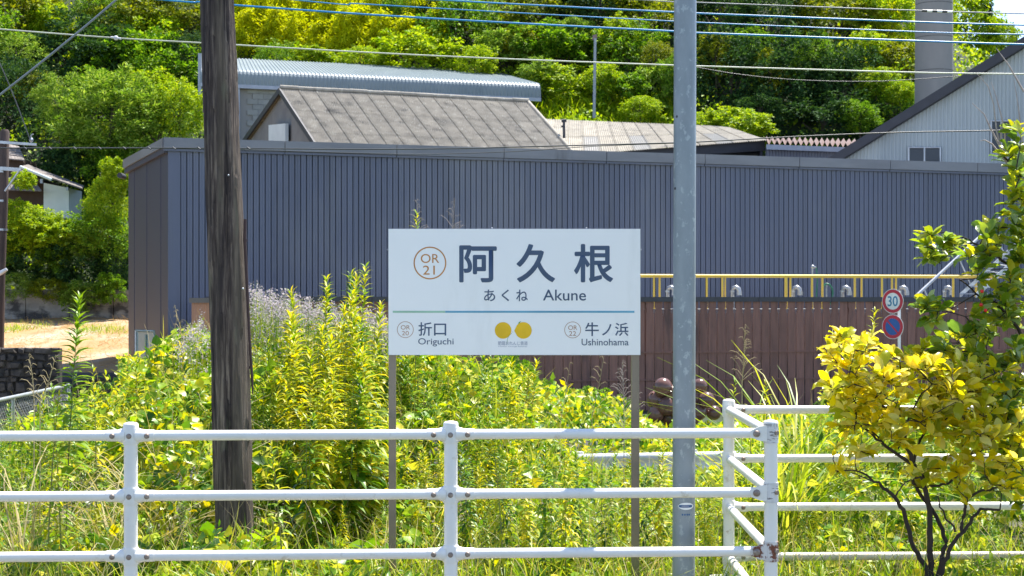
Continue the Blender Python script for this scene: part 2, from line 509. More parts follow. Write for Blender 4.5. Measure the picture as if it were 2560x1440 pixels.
def T_oval(w=0.50, curl=0.10):
    V = np.array([(0, 0, 0), (-w * 0.36, 0.28, 0.07), (0, 0.28, 0.0), (w * 0.36, 0.28, 0.07), (-w / 2, 0.60, 0.08), (0, 0.6, 0.0), (w / 2, 0.60, 0.08),
                  (-w * 0.3, 0.88, 0.02), (0, 0.9, -0.04), (w * 0.3, 0.88, 0.02), (0, 1, -curl)], float)
    return V, np.array([(0, 2, 1), (0, 3, 2), (1, 2, 5), (1, 5, 4), (2, 3, 6), (2, 6, 5), (4, 5, 8), (4, 8, 7), (5, 6, 9), (5, 9, 8), (7, 8, 10), (8, 9, 10)])


def T_blade(w=0.02, bend=0.5, n=5):
    V = []; Fc = []
    for i in range(n + 1):
        t = i / n
        y = t * (1 - 0.35 * bend * t * t)
        z = -bend * t ** 2.4 * 0.75
        ww = w * (1 - t ** 2.2) * 0.5 + 0.0006
        V += [(-ww, y, z), (ww, y, z)]
        if i:
            a = 2 * (i - 1)
            Fc += [(a, a + 1, a + 3), (a, a + 3, a + 2)]
    return np.array(V), np.array(Fc)


def nrm(a):
    return a / np.maximum(np.linalg.norm(a, axis=1, keepdims=True), 1e-9)


def scatter(tmpl, pos, yd, zn, size):
    """place a leaf template at pos with its length along yd and face towards zn"""
    V, Fc = tmpl
    n = len(pos)
    y = nrm(yd)
    x = nrm(np.cross(y, zn))
    z = np.cross(x, y)
    size = np.broadcast_to(np.asarray(size, float).reshape(-1, 1), (n, 1))
    R = np.stack([x, y, z], axis=1)                      # n,3,3 rows are axes
    W = np.einsum('vk,nkc->nvc', V, R) * size[:, None, :] + pos[:, None, :]
    Fs = Fc[None] + (np.arange(n) * len(V))[:, None, None]
    return W.reshape(-1, 3), Fs.reshape(-1, Fc.shape[1])


def merge(lst):
    Vs, Fs, o = [], [], 0
    for V, Fc in lst:
        Vs.append(V); Fs.append(Fc + o); o += len(V)
    return np.concatenate(Vs), np.concatenate(Fs)


def rdir(n, up=0.0):
    d = rng.normal(size=(n, 3))
    d[:, 2] += up
    return nrm(d)


# ------------------------------------------------------------------ ground, road, hill
def base_z(X, Y):
    """lie of the land: station verge at 0, falling to the road level"""
    X = np.asarray(X, float); Y = np.asarray(Y, float)
    return -0.85 * sstep(13.5, 20.5, Y)


HILL0 = 63.0


def hill_z(X, Y):
    X = np.asarray(X, float); Y = np.asarray(Y, float)
    y = Y + 0.06 * X + 2.0 * np.sin(X * 0.11)
    h = np.interp(y, [HILL0, 70, 82, 100, 130, 175, 260, 420], [0, 4.0, 12.5, 27, 47, 66, 78, 80])
    fall = 1 - 0.95 * sstep(22, 46, X)
    h = h * fall
    return -0.85 + h + 0.8 * np.sin(X * 0.23 + Y * 0.11) * sstep(66, 75, Y)


def grid_mesh(name, xs, ys, zf, mat):
    X, Y = np.meshgrid(xs, ys)
    Z = zf(X, Y)
    V = np.stack([X, Y, Z], -1).reshape(-1, 3)
    nx, ny = len(xs), len(ys)
    i, j = np.meshgrid(np.arange(nx - 1), np.arange(ny - 1))
    a = (j * nx + i).ravel()
    return raw_mesh(name, V, np.stack([a, a + 1, a + nx + 1, a + nx], 1), mat, True)


def ground_z(X, Y):
    z = np.where(Y < HILL0 - 3, base_z(X, Y), hill_z(X, Y))
    return z


xs = np.concatenate([[-900, -500, -300, -180, -120], np.arange(-90, 91, 2.5), [120, 180, 300, 500, 900]])
ys = np.concatenate([[-300, -100, -20], np.arange(0, 60, 1.5), np.arange(60, 180, 2.5), np.arange(180, 430, 20), [700, 1200, 2500]])
g = link('ground', grid_mesh('ground', xs, ys, ground_z, M['hill']))
tag(g, kind='structure')
v = link('verge', grid_mesh('verge', np.arange(-30, 31, 1.5), np.arange(7.5, 24.1, 0.75), lambda X, Y: base_z(X, Y) + 0.02, M['soil']))
tag(v, kind='structure')
rb = MB().box((-120, 24.0, -0.95), (120, 33.0, -0.80))
r_ = tag(link('road', rb.mesh('road', M['asphalt'])), kind='structure')
lb = MB()
for k in range(-12, 13):
    lb.add([(k * 9 - 2.5, 28.42, -0.796), (k * 9 + 2.5, 28.42, -0.796), (k * 9 + 2.5, 28.57, -0.796), (k * 9 - 2.5, 28.57, -0.796)], [(0, 1, 2, 3)])
part('road_marking', lb, M['white_pole'], r_)
kb = MB().box((-120, 33.0, -0.95), (120, 33.18, -0.68))
tag(link('kerb', kb.mesh('kerb', M['concrete_slab'])), kind='structure')
pv = MB().box((-17.5, 22.0, -0.95), (-5.9, 23.98, -0.79)).box((-40, 33.2, -0.95), (-12.6, 41.0, -0.70))
tag(link('pavement', pv.mesh('pavement', M['concrete_slab'])), kind='structure')


# dry grass field on the left, behind the dark stone wall, up to the retaining wall
def field_z(X, Y):
    return np.interp(Y, [35, 44.5, 52, 62.5], [1.15, 0.35, 0.75, 1.50]) * 1.0 + 0.05 * np.sin(X * 1.3) * np.cos(Y * 0.9)


def field_edge(X, Y):
    return field_z(X, Y)


fld = link('dry_field', grid_mesh('dry_field', np.arange(-48, -9.9, 0.9), np.arange(43.0, 63.1, 0.8), lambda X, Y: np.interp(Y, [43, 63], [0.05, 1.55]) + 0.06 * np.sin(X * 1.3) * np.cos(Y * 0.9), M['drygrass']))
tag(fld, kind='structure')


# ------------------------------------------------------------------ grey ribbed warehouse
WA, WB = Vector((-9.71, 42.0, 0)), Vector((18.6, 50.6, 0))      # front wall line, left corner to far right
WTOP = 6.83
wdir = (WB - WA).normalized(); wlen = (WB - WA).length
wnrm = Vector((wdir.y, -wdir.x, 0))                             # towards the camera
wh = thing('warehouse', (WA.x, WA.y, -0.85), 'long low warehouse with dark blue-grey ribbed metal walls behind the brown board fence', 'warehouse')
WC = Vector((-12.42, 48.2, 0))
back = WC - WA
b = MB()
b.prism([WA - wnrm * 0.05 + Vector((0, 0, -0.85)), WB - wnrm * 0.05 + Vector((0, 0, -0.85)), WB - wnrm * 0.05 + Vector((0, 0, WTOP - .3)), WA - wnrm * 0.05 + Vector((0, 0, WTOP - .3))],
        -wnrm * 0.10)
part('wall_backing', b, M['metal_wall_back'], wh)  # same cladding, coloured darker to stand in for shade in the rib grooves
# left end wall (smooth, brownish)
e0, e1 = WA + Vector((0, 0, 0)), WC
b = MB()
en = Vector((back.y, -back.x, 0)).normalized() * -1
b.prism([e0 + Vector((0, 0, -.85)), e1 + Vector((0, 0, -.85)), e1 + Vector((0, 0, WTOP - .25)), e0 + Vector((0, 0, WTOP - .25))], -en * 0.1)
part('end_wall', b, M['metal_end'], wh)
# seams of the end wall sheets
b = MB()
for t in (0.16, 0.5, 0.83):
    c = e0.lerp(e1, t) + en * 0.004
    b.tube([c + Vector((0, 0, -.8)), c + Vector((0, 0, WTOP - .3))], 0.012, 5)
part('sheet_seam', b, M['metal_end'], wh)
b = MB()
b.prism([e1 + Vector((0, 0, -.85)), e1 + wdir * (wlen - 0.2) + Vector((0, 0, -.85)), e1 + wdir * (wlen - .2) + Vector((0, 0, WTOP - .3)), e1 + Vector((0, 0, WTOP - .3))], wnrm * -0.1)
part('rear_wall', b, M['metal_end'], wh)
b = MB()
off = Vector((0, 0, WTOP - 0.28))
b.prism([WA + off, WB + off, e1 + wdir * (wlen - .2) + off, e1 + off], Vector((0, 0, 0.08)))
part('roof', b, M['coping'], wh)
# corner flashing: smooth strip before the ribs start
b = MB()
b.prism([WA + wnrm * 0.03 + Vector((0, 0, -.85)), WA + wdir * 0.34 + wnrm * .03 + Vector((0, 0, -.85)), WA + wdir * 0.34 + wnrm * .03 + Vector((0, 0, WTOP - .3)), WA + wnrm * .03 + Vector((0, 0, WTOP - .3))], -wnrm * 0.085)
part('corner_flashing', b, M['metal_wall'], wh)
PW = 0.170
prof = [(0.000, 0.0), (0.008, 0.030), (0.060, 0.034), (0.066, 0.027), (0.082, 0.027), (0.088, 0.034), (0.146, 0.032), (0.155, 0.0)]
b = MB()
z0, z1 = 0.0, WTOP - 0.3 + 0.85
vv = []; ff = []
for i, (x, d) in enumerate(prof):
    vv += [(x, -d, z0), (x, -d, z1)]
    if i:
        a = 2 * (i - 1)
        ff.append((a, a + 2, a + 3, a + 1))
b.add(vv, ff)
pm = b.mesh('siding_panel', M['metal_wall'])
npan = int((wlen - 0.36) / PW)
ang = math.atan2(wdir.y, wdir.x)
for i in range(npan):
    o = link('siding_panel', pm, wh)
    p = WA + wdir * (0.355 + i * PW) + wnrm * random.uniform(-0.002, 0.002)
    o.location = Vector((p.x, p.y, -0.85)) - wh.location
    o.rotation_euler = (0, 0, ang + random.uniform(-0.004, 0.004))
for t_, zz in ((.18, 3.1), (.41, 3.6), (.63, 2.9), (.86, 3.4)):
    a = WA + wdir * (wlen * t_) + wnrm * .036
    b = MB().prism([a + Vector((0, 0, .3)), a + wdir * .05 + Vector((0, 0, .3)), a + wdir * .05 + Vector((0, 0, WTOP - .38)), a + Vector((0, 0, WTOP - .38))], wnrm * .012)
    part('joint_cover', b, M['metal_wall'], wh)
# coping lengths with joints, drip strip and gutter end
n = 9
for i in range(n):
    a = WA + wdir * (wlen * i / n - (0.12 if i == 0 else 0)); c = WA + wdir * (wlen * (i + 1) / n - 0.02)
    b = MB()
    b.prism([a + wnrm * .16 + Vector((0, 0, WTOP - .30)), c + wnrm * .16 + Vector((0, 0, WTOP - .30)), c + wnrm * .16 + Vector((0, 0, WTOP)), a + wnrm * .16 + Vector((0, 0, WTOP))], -wnrm * 0.30)
    part('coping_length', b, M['coping'], wh)
    b = MB()
    b.prism([a + wnrm * .115 + Vector((0, 0, WTOP - .375)), c + wnrm * .115 + Vector((0, 0, WTOP - .375)), c + wnrm * .115 + Vector((0, 0, WTOP - .31)), a + wnrm * .115 + Vector((0, 0, WTOP - .31))], -wnrm * 0.2)
    part('drip_strip', b, M['metal_wall'], wh)
b = MB()
a = e0 + en * .16 - wdir * 0; c = e1 + en * .16 + back.normalized() * .15
b.prism([a + Vector((0, 0, WTOP - .26)), c + Vector((0, 0, WTOP - .30)), c + Vector((0, 0, WTOP - .02)), a + Vector((0, 0, WTOP - .01))], -en * 0.24)
part('verge_flashing', b, M['coping'], wh)
b = MB()
b.prism([a - en * .05 + Vector((0, 0, WTOP - .42)), c - en * .05 + Vector((0, 0, WTOP - .46)), c - en * .05 + Vector((0, 0, WTOP - .31)), a - en * .05 + Vector((0, 0, WTOP - .27))], -en * 0.1)
part('soffit_strip', b, M['metal_end'], wh)
b = MB().tube([c + Vector((-0.1, 0.0, WTOP - .52)), c + Vector((-0.1, 0.5, WTOP - .52))], 0.09, 10)
part('gutter_end', b, M['dark_trim'], wh)

# glazed frame leaning at the dark end wall
fa, fb = P(340, 0, 42.6), P(386, 0, 41.7)
zf0, zf1 = P(0, 960, 42.2).z - .6, P(0, 827, 42.2).z
fr = thing('door_frame', (fa.x, fa.y, zf0), 'narrow pale green glazed frame standing against the dark end wall of the warehouse', 'glazed frame')
def up(p, z):
    return Vector((p.x, p.y, z))
b = MB().prism([up(fa, zf0), up(fb, zf0), up(fb, zf1), up(fa, zf1)], (0.0, 0.05, 0))
part('pane', b, M['glass_pale'], fr)
for (p0, p1) in ((up(fa, zf0), up(fa, zf1)), (up(fb, zf0), up(fb, zf1)), (up(fa, zf1), up(fb, zf1)), (up(fa.lerp(fb, .55), zf0), up(fa.lerp(fb, .55), zf1 - .1))):
    part('frame_bar', MB().tube([p0 + Vector((0, -.03, 0)), p1 + Vector((0, -.03, 0))], 0.034, 4), M['alu'] if p0.x == fa.x and p1.x == fa.x else M['glass_pale'], fr)


# ------------------------------------------------------------------ corrugated roofs behind
def quad_at(A, B, C, D, u, v):
    """A,B lower left/right; D,C upper left/right"""
    return A.lerp(B, u).lerp(D.lerp(C, u), v)


def sheet_roof(root, A, B, C, D, cols, rows, mat, waves=5, amp=0.030, samp=4, special=None, lap=0.012, smat=None):
    nn = (B - A).cross(D - A).normalized()
    if nn.z < 0: nn = -nn
    for j in range(rows):
        for i in range(cols):
            u0, u1 = i / cols, (i + 1) / cols
            v0, v1 = j / rows - (0.02 if j else 0), (j + 1) / rows
            K = waves * samp
            vv, ff = [], []
            jit = random.uniform(-0.002, 0.002)
            for k in range(K + 1):
                u = lerp(u0, u1 + 0.004, k / K)
                h = amp * math.cos(2 * math.pi * k / samp) * (1 if samp > 2 else 1)
                vv.append(quad_at(A, B, C, D, u, v0) + nn * (h + lap + jit))
                vv.append(quad_at(A, B, C, D, u, v1) + nn * (h + jit))
                # underside thickness at the lower edge
                if k:
                    a = 2 * (k - 1)
                    ff.append((a, a + 2, a + 3, a + 1))
            m = mat
            if special and (i, j) in special: m = smat
            o = part('roof_sheet', MB().add(vv, ff, False), m, root)


# shed with the pale corrugated roof
r1 = thing('corrugated_shed', (-7, 58, -0.85), 'gabled shed with weathered beige corrugated roof and grey left gable', 'shed')
apL, apR = Vector((-9.35, 60, 10.80)), Vector((0.69, 64, 10.80))
ftL = Vector((-6.85, 53.9, 7.55)); ftR = Vector((2.75, 57.8, 7.55))
bkL = Vector((-12.1, 66.6, 9.30)); bkR = Vector((-1.5, 70.0, 9.30))
sheet_roof(r1, ftL, ftR, apR, apL, 15, 3, M['asbestos'], waves=8, amp=.032)
b = MB().prism([apL, apR, bkR, bkL], (0, 0, -0.05)); part('rear_slope', b, M['asbestos'], r1)
gi = Vector((0.12, 0.06, 0))
b = MB().prism([ftL + gi + Vector((0, 0, -.18)), apL + gi + Vector((0, 0, -.16)), bkL + gi + Vector((0, 0, -.18)), Vector((bkL.x, bkL.y, -.85)) + gi, Vector((ftL.x, ftL.y, -.85)) + gi], (0.15, 0.06, 0))
part('gable_wall', b, M['stucco'], r1)
b = MB().prism([Vector((ftL.x, ftL.y, -.85)) + Vector((.2, .4, 0)), Vector((ftR.x, ftR.y, -.85)) + Vector((0, .4, 0)), Vector((ftR.x, ftR.y, 7.3)) + Vector((0, .4, 0)), Vector((ftL.x, ftL.y, 7.3)) + Vector((.2, .4, 0))], (0, .1, 0))
part('front_wall', b, M['stucco'], r1)
for (p, q) in ((ftL, apL), (apL, bkL)):
    b = MB().prism([p + Vector((-.06, -.03, -.20)), q + Vector((-.06, -.03, -.20)), q + Vector((-.06, -.03, .04)), p + Vector((-.06, -.03, .04))], (0.07, 0.04, 0))
    part('barge_board', b, M['dark_trim'], r1)
for i in range(15):
    p = apL.lerp(apR, i / 15); q = apL.lerp(apR, (i + 1) / 15 + .002)
    z = Vector((0, 0, 0.06 + random.uniform(-.01, .02)))
    part('ridge_tile', MB().tube([p + z, q + z], 0.085, 8), M['asbestos'], r1)
b = MB().tube([apR + Vector((0, 0, .03)), ftR + Vector((0, 0, .05))], 0.07, 6)
part('verge_roll', b, M['asbestos'], r1)
wq = [P(678, 313, 60.9), P(720, 309, 58.8), P(720, 360, 58.8), P(678, 360, 60.9)]
part('pale_panel', MB().prism([q + Vector((-.10, -.05, 0)) for q in wq], (0.12, .05, 0)), M['pale_wall'], r1)

# block-walled store with blue-grey curved metal roof
r2 = thing('block_store', (-10, 76, 0), 'concrete block store with ribbed blue-grey metal roof rolled over at the eave', 'store building')
eL, eR = P(498, 168, 74), P(1345, 207, 79.5)
eR.z = eL.z
rL, rR = P(506, 140, 83), P(1228, 180, 88)
rL.z = rR.z = eL.z + 2.0
dl = (eR - eL); sl = dl.length; du = dl.normalized()
outn = Vector((du.y, -du.x, 0))
ribs = 92
vv, ff = [], []
profile = []   # (t along slope up from eave, drop, out)
for k in range(6):
    a = math.radians(90 * k / 5)
    profile.append(('e', 0.45 * math.sin(a) * 1.0, -0.45 * (1 - math.cos(a))))
cols = ribs * 4
PR = []
for k in range(cols + 1):
    u = k / cols
    h = 0.030 if (k % 4) in (0, 1) else -0.012
    e = eL.lerp(eR, u); r = rL.lerp(rR, u)
    col = [r + Vector((0, 0, h)), e + Vector((0, 0, h))]
    for (_, o_, d_) in profile[1:]:
        col.append(e + outn * (o_ + h * o_) + Vector((0, 0, d_ + h * (1 - o_))))
    col.append(e + outn * (0.45 + h) + Vector((0, 0, -0.85)))
    PR.append(col)
nc = len(PR[0])
for col in PR: vv += col
for k in range(cols):
    for j in range(nc - 1):
        a = k * nc + j
        ff.append((a, a + 1, a + nc + 1, a + nc))
part('roof', MB().add(vv, ff), M['blue_roof'], r2)
b = MB().prism([eL + outn * .50 + Vector((0, 0, -1.02)), eR + outn * .50 + Vector((0, 0, -1.02)), eR + outn * .50 + Vector((0, 0, -.84)), eL + outn * .50 + Vector((0, 0, -.84))], -outn * .30)
part('gutter', b, M['galv_trim'], r2)
b = MB().prism([P(495, 133, 73.6), P(503, 133, 73.6), P(503, 250, 73.6), P(495, 250, 73.6)], (0, 0.4, 0))
part('end_flashing', b, M['galv_trim'], r2)
b = MB().prism([rR + Vector((0, 0, -.06)), eR + Vector((0, 0, -.06)), eR + outn * .45 + Vector((0, 0, -.9)), rR + Vector((0, 0, -1.2))], (-.1, 0, 0))
part('roof_end', b, M['blue_roof'], r2)
wz1 = eL.z - 0.95
wl, wr = eL + Vector((.8, 0.1, 0)), eR - du * .55 + Vector((0, .1, 0))
b = MB().prism([up(wl, -.85), up(wr, -.85), up(wr, wz1), up(wl, wz1)], -outn * .2)
part('wall', b, M['concrete'], r2)
b = MB().prism([up(wr, -.85), up(wr, wz1), up(wr - outn * 7.5, wz1), up(wr - outn * 7.5, -.85)], -du * .2)
part('side_wall', b, M['concrete'], r2)
bw, bh = 0.55, 0.27
bmesh_ = MB().box((0.006, -0.03, 0.006), (bw - 0.006, 0.02, bh - 0.006)).mesh('concrete_block', M['block'])
r2ang = math.atan2(du.y, du.x)
zb = wz1 - bh
row = 0
while zb > 7.6:
    for i in range(9):
        p = wl + du * (1.55 + (i + (0.5 if row % 2 else 0)) * bw)
        pz = 1280 + F * p.x / p.y
        if pz > 720: break
        o = link('concrete_block', bmesh_, r2)
        o.location = Vector((p.x, p.y, zb)) + outn * (.004 + random.uniform(0, .004)) - r2.location
        o.rotation_euler = (0, 0, r2ang)
    zb -= bh; row += 1
part('downpipe', MB().tube([P(597, 212, 74.2), P(597, 380, 74.2)], .06, 8), M['galv_trim'], r2)

# low shed with hazy corrugated roof
r3 = thing('low_shed', (9, 63, -0.85), 'low shed with faded grey-brown corrugated roof and two pale skylight sheets', 'shed')
A, B, C, D = P(1330, 396, 61.2), P(1914, 351, 63.5), P(1812, 316, 74), P(1352, 297, 71)
sheet_roof(r3, A, B, C, D, 14, 2, M['asbestos'], waves=8, amp=.026, special={(3, 0), (6, 0), (11, 0)}, smat=M['skylight'])
b = MB().prism([A + Vector((0, .2, -.25)), B + Vector((0, .2, -.42)), B + Vector((0, .2, .04)), A + Vector((0, .2, .04))], (0, .1, 0))
part('fascia', b, M['dark_trim'], r3)
b = MB().prism([up(A, -.85) + Vector((0, .8, 0)), up(B, -.85) + Vector((0, .8, 0)), B + Vector((0, .8, -.1)), A + Vector((0, .8, -.1))], (0, .1, 0))
part('front_wall', b, M['metal_wall_back'], r3)
b = MB().prism([B + Vector((-.1, .2, -.1)), C + Vector((-.1, 0, -.1)), up(C, -.85) + Vector((-.1, 0, 0)), up(B, -.85) + Vector((-.1, .2, 0))], (-.1, 0, 0))
part('side_wall', b, M['metal_end'], r3)
vp = thing('vent_pipe', P(1410, 338, 60.5), 'thin dark vent pipe standing beside the lower end of the beige roof', 'vent pipe')
part('pipe', MB().tube([P(1410, 345, 60.5), P(1410, 302, 60.5)], .055, 8), M['dark_trim'], vp)
part('cap', MB().tube([P(1404, 302, 60.5), P(1416, 301, 60.5)], .07, 8).tube([P(1403, 316, 60.5), P(1410, 316, 60.5)], .04, 6), M['dark_trim'], vp)

# lean-to with zigzag roof edge
r4 = thing('lean_to', (13, 62, -0.85), 'dark ribbed lean-to with pinkish zigzag sheet roof between the low shed and the pale gable', 'lean-to')
A, B = P(1916, 360, 59.5), P(2140, 368, 60.5)
D, C = P(1916, 349, 66), P(2150, 356, 67)
NZ = 17
vv, ff = [], []
for k in range(NZ * 2 + 1):
    h = 0.0 if k % 2 else 0.20
    u = k / (NZ * 2)
    vv += [A.lerp(B, u) + Vector((0, 0, h - .03)), D.lerp(C, u) + Vector((0, 0, h - .03))]
    if k:
        a = 2 * (k - 1); ff.append((a, a + 2, a + 3, a + 1))
part('zigzag_roof', MB().add(vv, ff), M['rust_roof'], r4)
b = MB().prism([A + Vector((0, -.05, -.22)), B + Vector((0, -.05, -.22)), B + Vector((0, -.05, -.02)), A + Vector((0, -.05, -.02))], (0, .12, 0))
part('gutter', b, M['galv_trim'], r4)
vv, ff = [], []
for k in range(61):
    q = A.lerp(B, k / 60) + Vector((0, .2 + (.04 if k % 2 else 0), 0))
    vv += [up(q, -.85), Vector((q.x, q.y, q.z - .1))]
    if k:
        a = 2 * (k - 1); ff.append((a, a + 2, a + 3, a + 1))
part('ribbed_wall', MB().add(vv, ff), M['metal_wall'], r4)

# pale gabled building at the right
r5 = thing('pale_gable_building', (22, 56, -0.85), 'tall building with pale blue-white ribbed gable and dark sloping barge at right edge', 'building')
G0, G1 = P(2080, 402, 56.5), P(2640, 55, 53.0)
backv = Vector((.46, 1, 0)).normalized()
gd = Vector((G1.x - G0.x, G1.y - G0.y, 0)); gl = gd.length; gu = gd.normalized(); gn = Vector((gu.y, -gu.x, 0))
apex_t = 1.25
nrib = 100
vv, ff = [], []
NB = 0.135
K = int(gl * apex_t / NB)
for k in range(K + 1):
    for (dx, d) in ((0, 0), (0.02, .03), (0.075, .03), (0.095, 0)):
        t = (k * NB + dx)
        top = G0.z + (G1.z - G0.z) * min(t / gl, apex_t) - 0.1
        q = G0 + gu * t + gn * d
        vv += [up(q, -.85), up(q, top)]
for k in range(len(vv) // 2 - 1):
    a = 2 * k; ff.append((a, a + 2, a + 3, a + 1))
part('gable_cladding', MB().add(vv, ff), M['white_clad'], r5)
Gm = G0 + (G1 - G0) * apex_t
b = MB().prism([G0 + gn * .32 + Vector((-.3, 0, -.42)), Gm + gn * .32 + Vector((0, 0, -.25)), Gm + gn * .32 + Vector((0, 0, .12)), G0 + gn * .32 + Vector((-.3, 0, -.06))], -gn * 0.36)
part('barge_board', b, M['dark_trim'], r5)
b = MB().prism([G0 + Vector((-.3, 0, -.1)), Gm + Vector((0, 0, .06)), Gm + backv * 14 + Vector((0, 0, .06)), G0 + backv * 14 + Vector((-.3, 0, -.1))], (0, 0, -.08))
part('roof', b, M['coping'], r5)
Gr = G0 + gu * gl * 2 * apex_t
b = MB().prism([Gm + Vector((0, 0, .06)), up(Gr, G0.z), up(Gr, G0.z) + backv * 14, Gm + backv * 14 + Vector((0, 0, .06))], (0, 0, -.08))
part('far_roof', b, M['coping'], r5)
b = MB().prism([Gm, up(Gm, -.85), up(Gr, -.85), up(Gr, G0.z)], -gn * .1)
part('far_cladding', b, M['white_clad'], r5)


def window(root, x0, y0, x1, y1, split=True):
    def on_wall(px, py):
        # intersect the pixel ray with the gable wall plane
        d = Vector(((px - CX) / F, 1, (HY - py) / F))
        o = Vector((0, 0, CZ))
        t = (G0 - o).dot(gn) / d.dot(gn)
        return o + d * t + gn * 0.035
    a, c, d_, e = on_wall(x0, y1), on_wall(x1, y1), on_wall(x1, y0), on_wall(x0, y0)
    w = part('window', MB().prism([a, c, d_, e], gn * .02), M['metal_wall_back'], root)
    xs_ = [0, .5, 1] if split else [0, 1]
    for i in range(len(xs_) - 1):
        m = MB().prism([q for q in (a.lerp(c, xs_[i] + .03) + gn * .03 + Vector((0, 0, .05)), a.lerp(c, xs_[i + 1] - .03) + gn * .03 + Vector((0, 0, .05)),
                        e.lerp(d_, xs_[i + 1] - .03) + gn * .03 - Vector((0, 0, .05)), e.lerp(d_, xs_[i] + .03) + gn * .03 - Vector((0, 0, .05)))], gn * .015)
        part('pane', m, M['glass'], w)
    fm = MB()
    for p, q in ((a, c), (c, d_), (d_, e), (e, a)) + (((a.lerp(c, .5), e.lerp(d_, .5)),) if split else ()):
        fm.tube([p + gn * .05, q + gn * .05], .038, 4)
    part('frame', fm, M['alu'], w)


window(r5, 2273, 369, 2352, 406)
window(r5, 2479, 303, 2530, 385)

# chimney
cp = P(2335, 300, 78)
cp = P(2335, 300, 72)
ch = thing('chimney', (cp.x, cp.y, 2), 'tall round grey concrete chimney rising behind the pale gable building', 'chimney')
zt = 2.0
for i in range(13):
    zb_, zt_ = 2.0 + i * 1.62, 2.0 + (i + 1) * 1.62
    ra, rbb = lerp(0.955, 0.85, i / 13), lerp(0.955, 0.85, (i + 1) / 13)
    seg = part('chimney_ring', MB().tube([(cp.x, cp.y, zb_ + .02), (cp.x, cp.y, zt_ - .02)], [ra, rbb], 40), M['chimney'], ch)
    part('joint', MB().tube([(cp.x, cp.y, zt_ - .03), (cp.x, cp.y, zt_ + .03)], rbb - .012, 40), M['chimney_joint'], seg)

# ------------------------------------------------------------------ dock, brown fence, yellow railing
FA, FB = Vector((-8.1, 39.35, 0)), Vector((15.6, 43.9, 0))
fd = (FB - FA); fl = fd.length; fu = fd.normalized(); fn = Vector((fu.y, -fu.x, 0))
FT = P(0, 742, 41).z


def on_line(px, A_, u_):
    """point of the ground line A_+t u_ seen at column px"""
    k = (px - CX) / F
    t = (k * A_.y - A_.x) / (u_.x - k * u_.y)
    return A_ + u_ * t


dk = thing('loading_dock', (0, 42, -0.85), 'pale concrete loading dock between the brown board fence and the warehouse', 'loading dock')
d0, d1 = FA + fu * 4 - fn * .5, FB - fn * .5
part('deck', MB().prism([up(d0, -.85), up(d1, -.85), up(d1 - fn * 2.0, -.85), up(d0 - fn * 1.5, -.85)], (0, 0, 2.85)), M['concrete_slab'], dk)

bf = thing('board_fence', (FA.x, FA.y, -0.85), 'long brown vertical board fence with a dark cap in front of the warehouse', 'fence')
BP = 0.262
zt_b, zb_b = FT - 0.13, -0.83
hgt = zt_b - zb_b
w_ = BP - 0.032
b = MB()
# board outline with small notches cut into both edges near the top
nt0 = hgt - 0.20
out_ = [(0, 0), (w_, 0), (w_, nt0 - .14), (w_ - .022, nt0 - .10), (w_ - .024, nt0), (w_ - .0, nt0 + .04), (w_, hgt), (0, hgt), (0, nt0 + .04), (.024, nt0), (.022, nt0 - .10), (0, nt0 - .14)]
b.prism([(x, -0.022, z) for x, z in out_], (0, 0.022, 0))
bm1 = b.mesh('board', M['brown_wood'])
b = MB().prism([(x, -0.022, z) for x, z in ((0, 0), (w_, 0), (w_, hgt), (0, hgt))], (0, .022, 0))
bm2 = b.mesh('board', M['brown_wood'])
fang = math.atan2(fu.y, fu.x)
nb = int(fl / BP)
for i in range(nb):
    p = FA + fu * (i * BP)
    px = CX + F * p.x / p.y
    o = link('board', bm1 if (px > 1180 and random.random() < .86) else bm2, bf)
    o.location = Vector((p.x, p.y, zb_b)) + fn * random.uniform(0, .008) - bf.location
    o.rotation_euler = (0, random.uniform(-.0025, .0025), fang)
for (py) in (885, 955):
    z = P(0, py, 41).z
    q0, q1 = up(FA, z), up(FB, z)
    part('fence_rail', MB().prism([q0 + fn * .026, q1 + fn * .026, q1 + fn * .026 + Vector((0, 0, .05)), q0 + fn * .026 + Vector((0, 0, .05))], fn * .03), M['brown_wood'], bf)
    z2 = z + .9
nn_ = 11
for i in range(nn_):
    q0, q1 = up(FA + fu * (fl * i / nn_ + .006), FT - .135), up(FA + fu * (fl * (i + 1) / nn_ - .006), FT - .135)
    part('cap_board', MB().prism([q0 + fn * .08, q1 + fn * .08, q1 + fn * .08 + Vector((0, 0, .135)), q0 + fn * .08 + Vector((0, 0, .135))], -fn * .16), M['cap_dark'], bf)
for i in range(13):
    q = FA + fu * (fl * i / 12) - fn * .06
    part('fence_post', MB().box((q.x - .04, q.y - .03, -.85), (q.x + .04, q.y + .04, FT - .14)), M['brown_wood'], bf)
# lighter return panel at the left end
rp = thing('timber_panel', (P(500, 0, 38.6).x, 38.6, -.85), 'short orange-brown timber panel with tan cap beside the old wooden pole', 'timber panel')
qa, qb = P(479, 757, 39.4), P(560, 757, 38.6)
for i in range(9):
    a = qa.lerp(qb, i / 9); c = qa.lerp(qb, (i + .92) / 9)
    part('slat', MB().prism([up(a, -.85), up(c, -.85), up(c, qa.z), up(a, qa.z)], (0, .02, 0)), M['orange_wood'], rp)
a, c = P(474, 757, 39.4), P(562, 757, 38.5)
part('cap', MB().prism([up(a, qa.z) + Vector((0, -.05, 0)), up(c, qa.z) + Vector((0, -.05, 0)), up(c, qa.z + .13) + Vector((0, -.05, 0)), up(a, qa.z + .13) + Vector((0, -.05, 0))], (0, .14, 0)), M['cap_tan'], rp)

